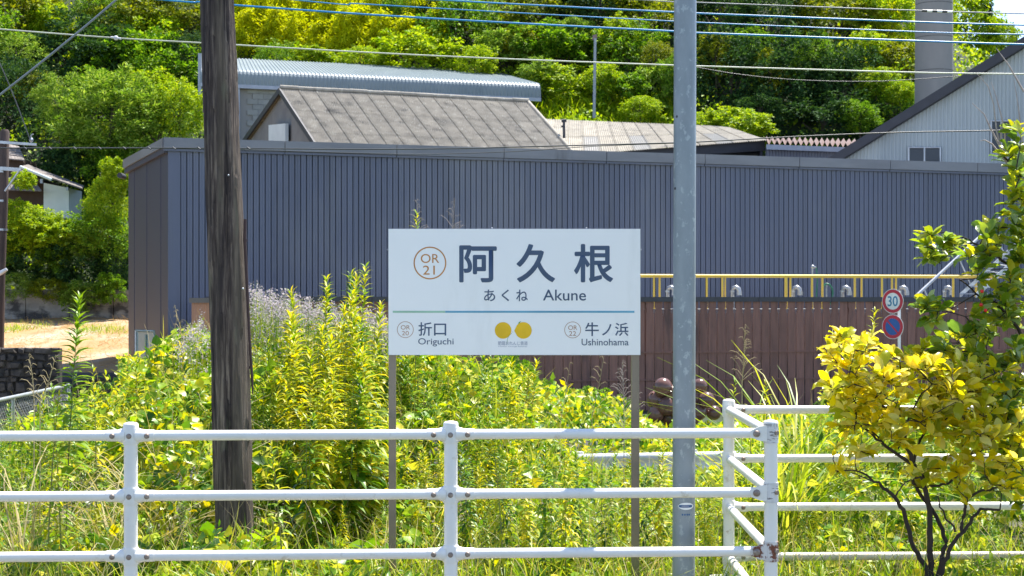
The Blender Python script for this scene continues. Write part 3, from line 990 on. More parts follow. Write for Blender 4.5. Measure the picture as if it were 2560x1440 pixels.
# yellow railing on the dock
YA = FA - fn * .75
yr = thing('yellow_railing', (0, 42, 2.0), 'bright yellow pipe railing running along the top of the dock behind the brown fence', 'railing')
zr = CZ + (HY - 690) / F * 42.6
y0, y1 = on_line(1560, YA, fu), on_line(2540, YA, fu)
part('top_rail', MB().tube([up(y0, zr), up(y1, zr + .01)], 0.048, 12), M['yellow'], yr)
for px, r in ((1635, .030), (1649, .030), (1767, .032), (1806, .033), (1813, .022), (1965, .045), (1976, .030), (2030, .034), (2056, .034), (2137, .034), (2154, .030),
              (2205, .030), (2230, .030), (2240, .030), (2383, .034), (2440, .034)):
    q = on_line(px, YA, fu)
    part('railing_post', MB().tube([up(q, 2.0), up(q, zr - .02)], r, 8), M['yellow'], yr)

GL = ['half hidden behind the steel pole', 'first right of the steel pole', 'left of the standpipe with a tap',
      'between the standpipe and the round road signs', 'just behind the top of the road sign', 'among citrus leaves at the right railing end']
EA = FA - fn * 1.2
for i, px in enumerate((1676, 1838, 1990, 2113, 2256, 2368)):
    q = on_line(px, EA, fu)
    t = thing('vent_gooseneck', (q.x, q.y, 2.0), 'small grey bent vent, ' + GL[i], 'vent', 'grey bent vents behind the brown fence')
    z0 = 2.0; z1 = CZ + (HY - 722) / F * q.y
    pts = [Vector((q.x - .08, q.y, z0)), Vector((q.x - .08, q.y, z1 - .05)), Vector((q.x - .05, q.y - .01, z1 + .03)), Vector((q.x + .02, q.y - .02, z1 + .05)), Vector((q.x + .09, q.y - .04, z1)), Vector((q.x + .11, q.y - .05, z1 - .09))]
    part('bent_pipe', MB().tube(pts, [.055, .055, .062, .066, .07, .07], 12), M['steel'], t)
    part('outlet', MB().tube([pts[-1] + Vector((0, 0, -.10)), pts[-1] + Vector((0, 0, .01))], .082, 12), M['steel'], t)
    part('flange', MB().tube([pts[1] + Vector((0, 0, -.05)), pts[1]], .075, 12), M['steel'], t)

q = on_line(2031, EA, fu)
sp = thing('standpipe', (q.x, q.y, 2.0), 'thin standpipe with bright tap and hanging green hose above the railing', 'standpipe')
zt_ = CZ + (HY - 667) / F * q.y
part('pipe', MB().tube([(q.x, q.y, 2.0), (q.x, q.y, zt_)], .028, 8), M['steel'], sp)
part('tap', MB().ball((q.x, q.y - .03, zt_), .06, 10, 8).tube([(q.x, q.y, zt_ - .02), (q.x + .10, q.y - .05, zt_ - .01)], .03, 8), M['steel'], sp)
part('hose', MB().tube([(q.x + .10, q.y - .05, zt_ - .03), (q.x + .14, q.y - .05, zt_ - .3), (q.x + .10, q.y - .06, 2.25), (q.x + .2, q.y - .06, 2.05)], .022, 8), M['hose'], sp)
q = on_line(2066, EA, fu)
sp = thing('hose_hook', (q.x, q.y, 2.0), 'short post with a coiled dark green hose just right of the standpipe', 'hose')
part('hook_post', MB().tube([(q.x, q.y, 2.0), (q.x, q.y, 2.78)], .025, 8), M['steel'], sp)
pts = [(q.x + .16 * math.cos(t) * (1 + .1 * math.sin(3 * t)), q.y - .06 - .01 * t, 2.42 + .32 * math.sin(t)) for t in np.linspace(0, 12, 50)]
part('hose', MB().tube(pts, .022, 6), M['hose'], sp)

# grey metal stair at the right, behind the citrus
st = thing('metal_stair', on_line(2350, EA, fu) + Vector((0, 0, 2)), 'pale grey metal stair flight rising to the right against the warehouse', 'stair')
s0, s1 = P(2288, 742, 43.6), P(2500, 545, 45.0)
part('handrail', MB().tube([s0, s1], .045, 8), M['alu'], st)
s2, s3 = P(2400, 745, 43.9), P(2560, 600, 45.0)
part('stringer', MB().prism([s2, s3, s3 + Vector((0, 0, .14)), s2 + Vector((0, 0, .14))], (0, .05, 0)), M['alu'], st)
s4, s5 = P(2440, 745, 43.0), P(2590, 610, 44.2)
part('stringer', MB().prism([s4, s5, s5 + Vector((0, 0, .14)), s4 + Vector((0, 0, .14))], (0, .05, 0)), M['alu'], st)
for i in range(8):
    t = (i + .5) / 8
    p = s2.lerp(s3, t); q = s4.lerp(s5, t)
    part('tread', MB().prism([p, q, q + Vector((.12, .1, 0)), p + Vector((.12, .1, 0))], (0, 0, .03)), M['alu'], st)
for t in (.1, .5, .9):
    p = s0.lerp(s1, t)
    part('baluster', MB().tube([p, p + Vector((.4, 0, -.9))], .02, 6), M['alu'], st)


# ------------------------------------------------------------------ lettering helper
def text_mesh(name, txt, size, mat, parent, origin, ux, uz, off=0.0, spacing=1.0, width=None, center=False, depth=0.0005, shear=0):
    """flat lettering standing on the plane spanned by ux (right) and uz (up); origin = left end of baseline;
    width: fitted ink width; returns object"""
    cu = bpy.data.curves.new(name, 'FONT')
    cu.body = txt
    cu.size = size
    cu.offset = off
    cu.space_character = spacing
    cu.extrude = depth
    cu.resolution_u = 6
    tmp = bpy.data.objects.new(name + '_tmp', cu)
    COL.objects.link(tmp)
    bpy.context.view_layer.update()
    dg = bpy.context.evaluated_depsgraph_get()
    me = bpy.data.meshes.new_from_object(tmp.evaluated_get(dg))
    bpy.data.objects.remove(tmp)
    n = len(me.vertices)
    co = np.empty(n * 3, np.float32)
    me.vertices.foreach_get('co', co)
    co = co.reshape(-1, 3)
    x0, x1 = co[:, 0].min(), co[:, 0].max()
    yb, yt = co[:, 1].min(), co[:, 1].max()
    me.materials.clear()
    me.materials.append(mat)
    nz = ux.cross(uz)
    return me, co, (x0, x1, yb, yt), nz


def put_text(name, txt, box, mat, parent, plane, off=0.0, spacing=1.0, depth=0.0006):
    """fit the ink of txt into the photograph box (x0,y0,x1,y1) on the plane (function px,py->world)"""
    ux, uz = Vector((1, 0, 0)), Vector((0, 0, 1))
    me, co, (x0, x1, yb, yt), nz = text_mesh(name, txt, 1.0, mat, parent, None, ux, uz, min(off, 0.0), spacing, depth=depth)
    if off > 0:
        # heavier strokes: the same flat letter repeated with tiny shifts, each a hair nearer
        me.calc_loop_triangles()
        tri = np.empty(len(me.loop_triangles) * 3, np.int32)
        me.loop_triangles.foreach_get('vertices', tri)
        tri = tri.reshape(-1, 3)
        cs, ts = [], []
        for q in range(9):
            sh = (0, 0) if q == 8 else (off * math.cos(q * math.pi / 4), off * math.sin(q * math.pi / 4))
            cs.append(co + np.array([sh[0], sh[1], .00003 * q], np.float32)); ts.append(tri + q * len(co))
        co = np.concatenate(cs)
        bpy.data.meshes.remove(me)
        me = raw_mesh(name, co, np.concatenate(ts), mat)
        x0, x1, yb, yt = x0 - off, x1 + off, yb - off, yt + off
    bx0, by0, bx1, by1 = box
    A_ = plane(bx0, by1); B_ = plane(bx1, by1); C_ = plane(bx0, by0)
    U = (B_ - A_) / (x1 - x0); W = (C_ - A_) / (yt - yb)
    N = (B_ - A_).cross(C_ - A_).normalized()
    base = Vector((0, 0, 0)); r = parent
    while r is not None:
        base += r.location; r = r.parent
    A0 = np.array(A_ - base)
    out = A0 + np.outer(co[:, 0] - x0, np.array(U)) + np.outer(co[:, 1] - yb, np.array(W)) + np.outer(co[:, 2], np.array(N))
    me.vertices.foreach_set('co', out.astype(np.float32).ravel())
    me.update()
    return link(name, me, parent)


def disc(c, r, ux, uz, nrm_, th=.002, seg=48, r2=None, start=0, end=2 * math.pi):
    """disc or ring on plane"""
    b_ = MB()
    if r2 is None:
        b_.prism([c + ux * (r * math.cos(t)) + uz * (r * math.sin(t)) for t in np.linspace(0, 2 * math.pi, seg, endpoint=False)], nrm_ * th)
    else:
        n_ = seg
        vv, ff = [], []
        for k in range(n_):
            t = 2 * math.pi * k / n_
            d = ux * math.cos(t) + uz * math.sin(t)
            vv += [c + d * r, c + d * r2, c + d * r + nrm_ * th, c + d * r2 + nrm_ * th]
        for k in range(n_):
            a, e = 4 * k, 4 * ((k + 1) % n_)
            ff += [(a + 2, e + 2, e + 3, a + 3), (a, e, e + 2, a + 2), (a + 1, a + 3, e + 3, e + 1)]
        b_.add(vv, ff)
    return b_


# ------------------------------------------------------------------ round road signs
rs_y = 36.6
pp = P(2248, 0, rs_y)
rs = thing('road_sign', (pp.x, pp.y, -.85), 'white pole carrying a round speed limit 30 sign above a round blue no parking sign', 'road sign')
part('pole', MB().tube([(pp.x, pp.y, -.85), (pp.x, pp.y, P(0, 728, rs_y).z)], .038, 12), M['white_pole'], rs)
sn = Vector((-.73, -.68, 0)).normalized(); su = Vector((-sn.y, sn.x, 0)) ; su = Vector((.68, -.73, 0)).normalized(); uz = Vector((0, 0, 1))
for k, (py, hpx) in enumerate(((753, 31), (817, 31))):
    c = P(2232, py, rs_y - .12)
    dsk = part('sign_plate', disc(c, .302, su, uz, sn, .004), M['sign_white'], rs)
    part('red_ring', disc(c + sn * .005, .288, su, uz, sn, .003, r2=.207), M['sign_red'], dsk)
    part('bracket', MB().tube([c - sn * .01, Vector((pp.x, pp.y, c.z))], .025, 6), M['steel'], rs)
    if k == 0:
        pl = lambda a, e, c=c: c + sn * .0065 + su * ((a - 50) / 100 * .36) + uz * ((50 - e) / 100 * .36)
        put_text('speed_figures', '30', (10, 15, 90, 85), M['num_blue'], dsk, pl, off=0.012)
    else:
        part('blue_disc', disc(c + sn * .005, .206, su, uz, sn, .002), M['sign_blue'], dsk)
        q0 = c + sn * .0085 + su * -.15 + uz * .15; q1 = c + sn * .0085 + su * .15 - uz * .15
        w1 = (su + uz).normalized() * .02
        part('slash', MB().prism([q0 - w1, q1 - w1, q1 + w1, q0 + w1], sn * .002), M['sign_red'], dsk)

# ------------------------------------------------------------------ pile of fishing floats, guard rail
fl_pos = [(1657, 968, 24), (1678, 985, 23), (1641, 1000, 24), (1668, 1015, 25), (1640, 1035, 22), (1675, 1045, 24), (1700, 1030, 24), (1722, 1010, 24),
          (1750, 965, 19), (1766, 1000, 21), (1745, 1030, 22), (1784, 1032, 19), (1705, 985, 23), (1728, 1045, 22)]
FLn = ['topmost of the pile left of the steel pole, rust-brown', 'second from the top, shiny, beside the steel pole', 'leftmost in the middle row', 'in the middle left of the steel pole',
       'lowest at the left end of the pile', 'low one left of the steel pole', 'hidden behind the steel pole, lower', 'hidden behind the steel pole, middle', 'topmost right of the steel pole, pale brown',
       'shiny one below the top right of the steel pole', 'low one right of the steel pole', 'rightmost small grey one', 'hidden behind the steel pole, upper', 'lowest behind the steel pole']
for i, (px, py, r) in enumerate(fl_pos):
    Y = 33.6 + (i % 3) * .12
    c = P(px, py, Y); rr = r / F * Y
    t = thing('fishing_float', (c.x, c.y, c.z - rr), 'round brown fishing float, ' + FLn[i], 'float', 'pile of brown floats by the fence')
    part('ball', MB().ball(c, rr, 22, 14), M['float'], t)
    ax = Vector((random.uniform(-1, 1), random.uniform(-1, .2), random.uniform(-.5, 1))).normalized()
    part('lug', MB().tube([c + ax * rr * .96, c + ax * (rr + .03)], .035, 8), M['float'], t)

gr = thing('guard_rail', (5, 23, -.85), 'white corrugated road guard rail half hidden by weeds', 'guard rail')
ga, gb = P(1150, 1140, 22.0), P(2020, 1124, 23.4)
pf = [(.0, 0), (.03, .03), (.07, .05), (.11, .03), (.15, .0), (.19, .0), (.23, .03), (.27, .05), (.31, .03), (.34, 0)]
dd = (gb - ga).normalized()
for s_ in range(3):
    A_, B_ = ga.lerp(gb, s_ / 3), ga.lerp(gb, (s_ + 1) / 3 + .004)
    vv, ff = [], []
    for j, (h, o_) in enumerate(pf):
        vv += [A_ + Vector((0, -o_ - .002 * s_, -h)), B_ + Vector((0, -o_ - .002 * s_, -h))]
        if j: a = 2 * (j - 1); ff.append((a, a + 1, a + 3, a + 2))
    part('beam', MB().add(vv, ff, True), M['guard'], gr)
for t in (0, .33, .66, 1):
    q = ga.lerp(gb, t)
    part('rail_post', MB().tube([(q.x, q.y + .1, -.85), (q.x, q.y + .1, q.z + .02)], .06, 12), M['guard'], gr)

# ------------------------------------------------------------------ left side: walls, house, pole, chain-link
# retaining wall of cast panels, mossy
rw = thing('retaining_wall', (-20, 62.8, .6), 'stained grey retaining wall under the hanging bushes behind the dry field', 'retaining wall')
x = -26.0; k = 0
while x < -11.4:
    w = 1.85
    part('wall_panel', MB().box((x, 62.6 + random.uniform(-.02, .02), .6), (x + w - .03, 63.2, 2.72 + random.uniform(-.02, .02))), M['stone_wall'], rw)
    x += w; k += 1
# dark rubble wall in front of the field
sw = thing('rubble_wall', (-12, 36, -.85), 'dark rough stone wall end at the left edge below the dry field', 'stone wall')
x0w, x1w = P(-60, 0, 36).x, P(145, 0, 36).x
zt_w = P(0, 868, 36).z
part('core', MB().box((x0w, 36.12, -.85), (x1w - .05, 36.5, zt_w - .04)), M['rough_stone'], sw)
z = -.85; row = 0
while z < zt_w - .05:
    h = random.uniform(.12, .30)
    if z + h > zt_w: h = zt_w - z
    x = x0w
    while x < x1w - .05:
        w = min(random.uniform(.12, .5), x1w - x)
        if w > .06:
            d = random.uniform(.0, .10)
            bb = MB()
            cx_, cz_ = x + w / 2, z + h / 2
            vv = []
            for (sx, sz) in ((-1, -1), (1, -1), (1, 1), (-1, 1)):
                vv.append((cx_ + sx * w * .49, 36.14, cz_ + sz * h * .49))
            for (sx, sz) in ((-1, -1), (1, -1), (1, 1), (-1, 1)):
                vv.append((cx_ + sx * w * random.uniform(.15, .44) + .03 * math.sin(cz_ * 9), 36.06 - d * random.uniform(.2, 1.2), cz_ + sz * h * random.uniform(.15, .46)))
            bb.add(vv, [(4, 5, 6, 7), (0, 1, 5, 4), (1, 2, 6, 5), (2, 3, 7, 6), (3, 0, 4, 7)])
            part('stone', bb, M['rough_stone'], sw)
        x += w
    z += h; row += 1
# earth bank closing the step between road level and field
bk = MB()
xs_ = [-48, -20, x1w, -11.2, -10.6, -9.6]
vv, ff = [], []
for i, x in enumerate(xs_):
    vv += [(x, 41.2, -.85), (x, 42.0, -.1 + .1 * math.sin(i * 2)), (x, 43.2, .12 + .04 * math.sin(i))]
    if i:
        a = 3 * (i - 1)
        ff += [(a, a + 3, a + 4, a + 1), (a + 1, a + 4, a + 5, a + 2)]
tag(link('earth_bank', MB().add(vv, ff, True).mesh('earth_bank', M['rough_stone'])), kind='structure')

# chain-link fence
cl = thing('chain_link_fence', (-6.3, 19, -.85), 'chain-link fence with pale pipe top rail at the far left behind the weeds', 'chain-link fence')
c0, c1 = P(-40, 1010, 17.6), P(172, 962, 21.4)
c0.z = c1.z = (c0.z + c1.z) / 2
part('top_rail', MB().tube([c0, c1], .026, 8), M['net'], cl)
for px, t in ((0, .0), (36, .30), (0, .66), (0, 1.)):
    q = c0.lerp(c1, t)
    part('fence_post', MB().tube([(q.x, q.y, base_z(q.x, q.y)), (q.x, q.y, q.z)], .024, 8), M['net'], cl)
nm = MB()
Lc = (c1 - c0).length; du_ = (c1 - c0).normalized(); Hn = 1.55
pit = .075
k = 0
s = -Hn
while s < Lc:
    for sg in (0, 1):
        a0, a1 = max(s, 0), min(s + Hn, Lc)
        if a1 > a0 + .01:
            za0, za1 = (a0 - s), (a1 - s)
            if sg: za0, za1 = Hn - za0, Hn - za1
            nm.tube([c0 + du_ * a0 + Vector((0, 0, -za0)), c0 + du_ * a1 + Vector((0, 0, -za1))], .0022, 3, caps=False)
    s += pit
tag(part('wire_mesh', nm, M['net'], cl), kind='stuff')

# old house on the hillside
hs = thing('tiled_house', P(100, 520, 66), 'small old house with dark tiled roof and pale blue wall half buried in vines', 'house')
part('pale_wall', MB().prism([P(109, 545, 66), P(172, 545, 66), P(172, 470, 66), P(109, 457, 66)], (0, 2.0, 0)), M['pale_wall'], hs)
part('timber_wall', MB().prism([P(20, 545, 66.3), P(109, 545, 66.3), P(109, 450, 66.3), P(20, 425, 66.3)], (0, 2.0, 0)), M['old_wood'], hs)
part('eave_roof', MB().prism([P(48, 416, 65.4), P(205, 470, 65.4), P(210, 464, 67.4), P(70, 411, 67.4)], (0, 0, -.06)), M['tile'], hs)
part('ridge_pipe', MB().tube([P(50, 417, 65.2), P(129, 449, 65.2)], .07, 8), M['pale_wall'], hs)
part('eave_bracket', MB().box(tuple(P(100, 458, 65.6)), tuple(P(108, 448, 65.7))).box(tuple(P(165, 476, 65.6)), tuple(P(172, 468, 65.7))), M['galv_trim'], hs)
for j in range(4):
    for i in range(9):
        u0, u1 = i / 9, (i + .95) / 9
        A_, B_, C_, D_ = P(-10, 395, 68), P(62, 402, 68), P(48, 366, 71), P(-20, 352, 71)
        v0, v1 = j / 4, (j + 1.05) / 4
        q = [quad_at(A_, B_, C_, D_, u0, v0) + Vector((0, 0, .04)), quad_at(A_, B_, C_, D_, u1, v0) + Vector((0, 0, .04)), quad_at(A_, B_, C_, D_, u1, v1), quad_at(A_, B_, C_, D_, u0, v1)]
        part('roof_tile', MB().prism(q, (0, 0, -.05)), M['tile'], hs)
for j in range(3):
    for i in range(10):
        A_, B_, C_, D_ = P(-5, 475, 65.2), P(105, 478, 65.2), P(75, 430, 67), P(-5, 415, 67)
        u0, u1 = i / 10, (i + .9) / 10
        v0, v1 = j / 3, (j + 1.05) / 3
        q = [quad_at(A_, B_, C_, D_, u0, v0) + Vector((0, 0, .04)), quad_at(A_, B_, C_, D_, u1, v0) + Vector((0, 0, .04)), quad_at(A_, B_, C_, D_, u1, v1), quad_at(A_, B_, C_, D_, u0, v1)]
        part('roof_tile', MB().prism(q, (0, 0, -.05)), M['tile'], hs)
part('upper_wall', MB().prism([P(-20, 470, 68.5), P(62, 440, 68.5), P(58, 398, 68.5), P(-20, 392, 68.5)], (0, 2.5, 0)), M['old_wood'], hs)

# left service pole
lp = thing('service_pole', (P(10, 0, 46).x, 46, -.85), 'dark wooden service pole with crossarms cut by the left edge', 'utility pole')
part('pole', MB().tube([P(-8, 1010, 46), P(-2, 700, 46), P(6, 500, 46), P(12, 330, 46), P(12, 324, 46)], [.19, .18, .17, .145, .10], 14), M['dark_pole'], lp)
arm = part('crossarm', MB().prism([P(-30, 350, 45.8), P(90, 358, 45.8), P(90, 364, 45.8), P(-30, 357, 45.8)], (0, .08, 0)), M['steel'], lp)
part('insulator', MB().ball(P(78, 350, 45.8), .07, 8, 6).tube([P(78, 358, 45.8), P(78, 338, 45.8), P(83, 335, 45.8)], .02, 6), M['steel'], arm)
arm = part('crossarm', MB().prism([P(-30, 414, 45.8), P(52, 420, 45.8), P(52, 428, 45.8), P(-30, 424, 45.8)], (0, .08, 0)), M['steel'], lp)
part('brace', MB().tube([P(12, 478, 45.7), P(50, 424, 45.7)], .03, 6), M['alu'], lp)
for py in (432, 505, 577):
    part('clamp_band', MB().tube([P(3, py, 46), P(3, py - 5, 46)], .19, 12), M['steel'], lp)
part('lamp_arm', MB().tube([P(-30, 700, 45.6), P(2, 682, 45.6), P(17, 673, 45.6)], [.04, .07, .05], 8), M['alu'], lp)

# ------------------------------------------------------------------ hillside woods
def crown_points(n_cl, leaves, rc=0.36, flat=0.8, seed=0, shell=0.62):
    r = np.random.default_rng(seed)
    c = nrm(r.normal(size=(n_cl, 3)))
    rad = shell * r.uniform(0.25, 1.0, (n_cl, 1)) ** 0.5 * r.uniform(.8, 1.15, (n_cl, 1))
    c = c * rad * np.array([1, 1, flat]) * (1 + .22 * np.sin(c[:, :1] * 5 + seed) * np.cos(c[:, 2:] * 4 + seed))
    per = leaves // n_cl
    cr = rc * r.uniform(.6, 1.25, n_cl)
    idx = np.repeat(np.arange(n_cl), per)
    d = nrm(r.normal(size=(len(idx), 3)) + np.array([0, 0, .35]))
    rr = cr[idx][:, None] * np.where(r.uniform(size=(len(idx), 1)) < .15, r.uniform(1.0, 1.55, (len(idx), 1)), r.uniform(.5, 1.08, (len(idx), 1)) ** .6)
    pos = c[idx] + d * rr * np.array([1, 1, .8])
    return pos, d, r


def crown_broad(name, mat, n_sp=150, leaves=8500, size=0.085, seed=1, tmpl=None, slen=.36, upb=.5, rough=.45, droop=.25, spw=.42):
    """ragged crown: many leafy sprays growing outwards from a lumpy core"""
    r = np.random.default_rng(seed)
    d = nrm(r.normal(size=(n_sp, 3)) * np.array([1, 1, .9]))
    lob = np.zeros(n_sp)
    for k in range(7):
        c = nrm(r.normal(size=(1, 3)))[0]
        lob += r.uniform(-.6, 1.0) * np.exp(-((d - c) ** 2).sum(1) * r.uniform(1.5, 5))
    rad = (.60 + rough * .42 * lob) * r.uniform(.35, 1.0, n_sp) ** .55
    core = d * np.clip(rad, .12, .95)[:, None]
    sd = nrm(d + np.array([0, 0, upb]) + r.normal(size=(n_sp, 3)) * .35)
    sl = slen * r.uniform(.45, 1.35, n_sp)
    w = sl ** 1.5; w /= w.sum()
    idx = r.choice(n_sp, leaves, p=w)
    t = r.uniform(0, 1, leaves) ** .8
    n = leaves
    lat = r.normal(size=(n, 3)); lat -= (lat * sd[idx]).sum(1, keepdims=True) * sd[idx]
    lat = nrm(lat) * r.uniform(0, 1, (n, 1)) ** .6
    pos = core[idx] + sd[idx] * (t * sl[idx])[:, None] + lat * (sl[idx] * spw * (1.05 - t) ** .7)[:, None]
    pos[:, 2] -= droop * sl[idx] * t ** 2
    yd = nrm(sd[idx] * .7 + lat * 1.0 + r.normal(size=(n, 3)) * .35 + np.array([0, 0, -droop]))
    zn = nrm(d[idx] * .35 + np.array(sv) * .8 + r.normal(size=(n, 3)) * .55)
    V, Fs = scatter(tmpl or T_diamond(.62), pos, yd, zn, size * r.uniform(.55, 1.4, n))
    return raw_mesh(name, V, Fs, mat)


def crown_plume(name, mat, leaves=2200, seed=3):
    """bamboo: leaning feathery tip, sprays of narrow leaves hanging from whorls"""
    r = np.random.default_rng(seed)
    n_sp = 130
    t = r.uniform(0, 1, n_sp) ** .85
    a = r.uniform(0, 2 * math.pi, n_sp)
    rad = (.10 + .42 * np.sin(np.pi * (1 - t) ** .8 * .75)) * r.uniform(.4, 1.1, n_sp)
    lean = .28 * t ** 2.2
    c = np.stack([np.cos(a) * rad + lean, np.sin(a) * rad, -1 + 2 * t - .25 * rad], 1)
    per = leaves // n_sp
    idx = np.repeat(np.arange(n_sp), per)
    n = len(idx)
    outd = np.stack([np.cos(a), np.sin(a), np.zeros(n_sp)], 1)[idx]
    pos = c[idx] + outd * r.uniform(-.14, .14, (n, 1)) + r.normal(size=(n, 3)) * np.array([.05, .05, .06])
    yd = nrm(outd * .6 + r.normal(size=(n, 3)) * .5 + np.array([.1, 0, -.35]))
    zn = nrm(r.normal(size=(n, 3)) * .5 + np.array(sv) + np.array([0, -.3, 0]))
    V, Fs = scatter(T_diamond(.24), pos, yd, zn, .15 * r.uniform(.6, 1.3, n))
    return raw_mesh(name, V, Fs, mat)


def trunk_mesh(name, seed):
    r = random.Random(seed)
    b = MB()
    b.tube([(0, 0, -2.6), (.03, 0, -1.2), (-.03, .02, -.2), (.02, 0, .3)], [.10, .085, .06, .03], 8)
    for k in range(6):
        a = r.uniform(0, 6.28); z = r.uniform(-.9, .1)
        e = (math.cos(a) * .6, math.sin(a) * .6, z + .5)
        b.tube([(0, 0, z), (e[0] * .45, e[1] * .45, z + .18), e], [.045, .03, .012], 6)
    return b.mesh(name, M['bark_hill'])


CR = {}
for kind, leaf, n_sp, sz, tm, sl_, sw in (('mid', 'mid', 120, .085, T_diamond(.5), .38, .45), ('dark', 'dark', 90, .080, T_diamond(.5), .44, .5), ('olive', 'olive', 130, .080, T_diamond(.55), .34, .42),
                                         ('bright', 'bright', 130, .095, T_diamond(.6), .36, .45), ('pale', 'pale', 170, .085, T_diamond(.4), .34, .34)):
    CR[kind] = [crown_broad('crown', L[leaf], n_sp + 30 * i, 9000, sz * (1 - .1 * i), 11 + 7 * i + len(kind), tm, sl_, .5, .8, .3, sw) for i in range(4)]
CR['feather'] = [crown_broad('crown', L['pale'], 230, 15000, .075, 91 + i, T_diamond(.28), .40, .9, .6, .1, .26) for i in range(2)]
CR['bamboo'] = [crown_plume('crown', L['bamboo'], 2600, 5 + i) for i in range(4)]
TR = [trunk_mesh('trunk', i) for i in range(2)]


def ray_hill(px, py):
    for Y in np.arange(58, 160, .5):
        p = P(px, py, Y)
        if hill_z(p.x, p.y) > p.z:
            return Y
    return 160


def hill_tree(px, py, w, h, kind, label, cat='tree', group='trees on the hillside', Y=None, name=None, rot=None, trunk=True):
    if Y is None:
        Y = ray_hill(px, py) - 1.5
    c = P(px, py, Y)
    rx, rz = w / 2 / F * Y * 1.12, h / 2 / F * Y * 1.12
    gz = float(hill_z(c.x, c.y)) if Y > HILL0 else -.85
    nm_ = name or {'bamboo': 'bamboo', 'bush': 'bush'}.get(kind, 'hillside_tree')
    t = thing(nm_, (c.x, c.y, min(gz, c.z - rz * .9)), label, cat, group)
    o = link('crown', random.choice(CR[kind]), t)
    o.location = c - t.location
    o.scale = (rx, rx * .85, rz)
    o.rotation_euler = (0, 0, random.uniform(-.6, .6) if kind == 'bamboo' else random.uniform(0, 6.28))
    if trunk:
        k = link('trunk', random.choice(TR), t)
        k.location = c - t.location
        k.scale = (rx * .5, rx * .5, rz)
    return t


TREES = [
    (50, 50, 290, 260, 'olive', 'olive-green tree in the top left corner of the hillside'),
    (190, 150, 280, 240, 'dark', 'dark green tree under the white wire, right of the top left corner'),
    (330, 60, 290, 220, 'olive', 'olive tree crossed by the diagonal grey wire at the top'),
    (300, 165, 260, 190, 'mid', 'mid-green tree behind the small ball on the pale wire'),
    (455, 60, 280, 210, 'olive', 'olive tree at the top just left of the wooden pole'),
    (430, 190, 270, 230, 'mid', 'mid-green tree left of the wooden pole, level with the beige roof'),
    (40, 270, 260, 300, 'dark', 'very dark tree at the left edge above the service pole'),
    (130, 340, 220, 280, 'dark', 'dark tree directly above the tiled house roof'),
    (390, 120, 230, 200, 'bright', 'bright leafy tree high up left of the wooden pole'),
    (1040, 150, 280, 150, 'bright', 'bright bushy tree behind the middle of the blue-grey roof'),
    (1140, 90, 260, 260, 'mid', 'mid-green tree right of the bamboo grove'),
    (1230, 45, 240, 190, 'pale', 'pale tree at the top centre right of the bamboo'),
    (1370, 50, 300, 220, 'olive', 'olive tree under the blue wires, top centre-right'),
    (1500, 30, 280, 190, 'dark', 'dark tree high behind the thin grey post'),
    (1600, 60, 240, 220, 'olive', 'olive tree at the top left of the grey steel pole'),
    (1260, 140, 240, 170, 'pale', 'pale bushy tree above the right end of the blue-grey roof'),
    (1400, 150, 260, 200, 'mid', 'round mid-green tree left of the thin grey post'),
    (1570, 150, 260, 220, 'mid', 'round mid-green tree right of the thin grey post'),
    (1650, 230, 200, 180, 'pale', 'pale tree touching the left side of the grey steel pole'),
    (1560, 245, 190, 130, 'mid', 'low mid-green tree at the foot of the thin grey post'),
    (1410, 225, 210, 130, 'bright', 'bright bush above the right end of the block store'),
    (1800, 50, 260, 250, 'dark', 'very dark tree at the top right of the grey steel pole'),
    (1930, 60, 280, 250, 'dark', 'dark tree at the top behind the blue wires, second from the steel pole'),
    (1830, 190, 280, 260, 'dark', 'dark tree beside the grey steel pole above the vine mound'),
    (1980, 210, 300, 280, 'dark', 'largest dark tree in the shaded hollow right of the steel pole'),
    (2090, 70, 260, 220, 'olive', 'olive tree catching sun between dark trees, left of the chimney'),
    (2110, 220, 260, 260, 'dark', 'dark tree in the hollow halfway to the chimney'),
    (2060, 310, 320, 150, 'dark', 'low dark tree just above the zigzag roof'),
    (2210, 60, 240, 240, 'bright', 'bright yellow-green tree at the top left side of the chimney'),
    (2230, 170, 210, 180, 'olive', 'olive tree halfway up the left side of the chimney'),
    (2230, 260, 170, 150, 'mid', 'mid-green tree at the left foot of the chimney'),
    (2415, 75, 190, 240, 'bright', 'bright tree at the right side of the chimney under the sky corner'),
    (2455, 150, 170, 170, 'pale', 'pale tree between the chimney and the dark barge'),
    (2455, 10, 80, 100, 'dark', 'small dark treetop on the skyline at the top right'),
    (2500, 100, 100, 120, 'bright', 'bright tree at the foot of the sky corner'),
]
for (px, py, w, h, k, lab) in TREES:
    hill_tree(px, py, w, h, k, lab, Y=100 if px > 2400 else None)
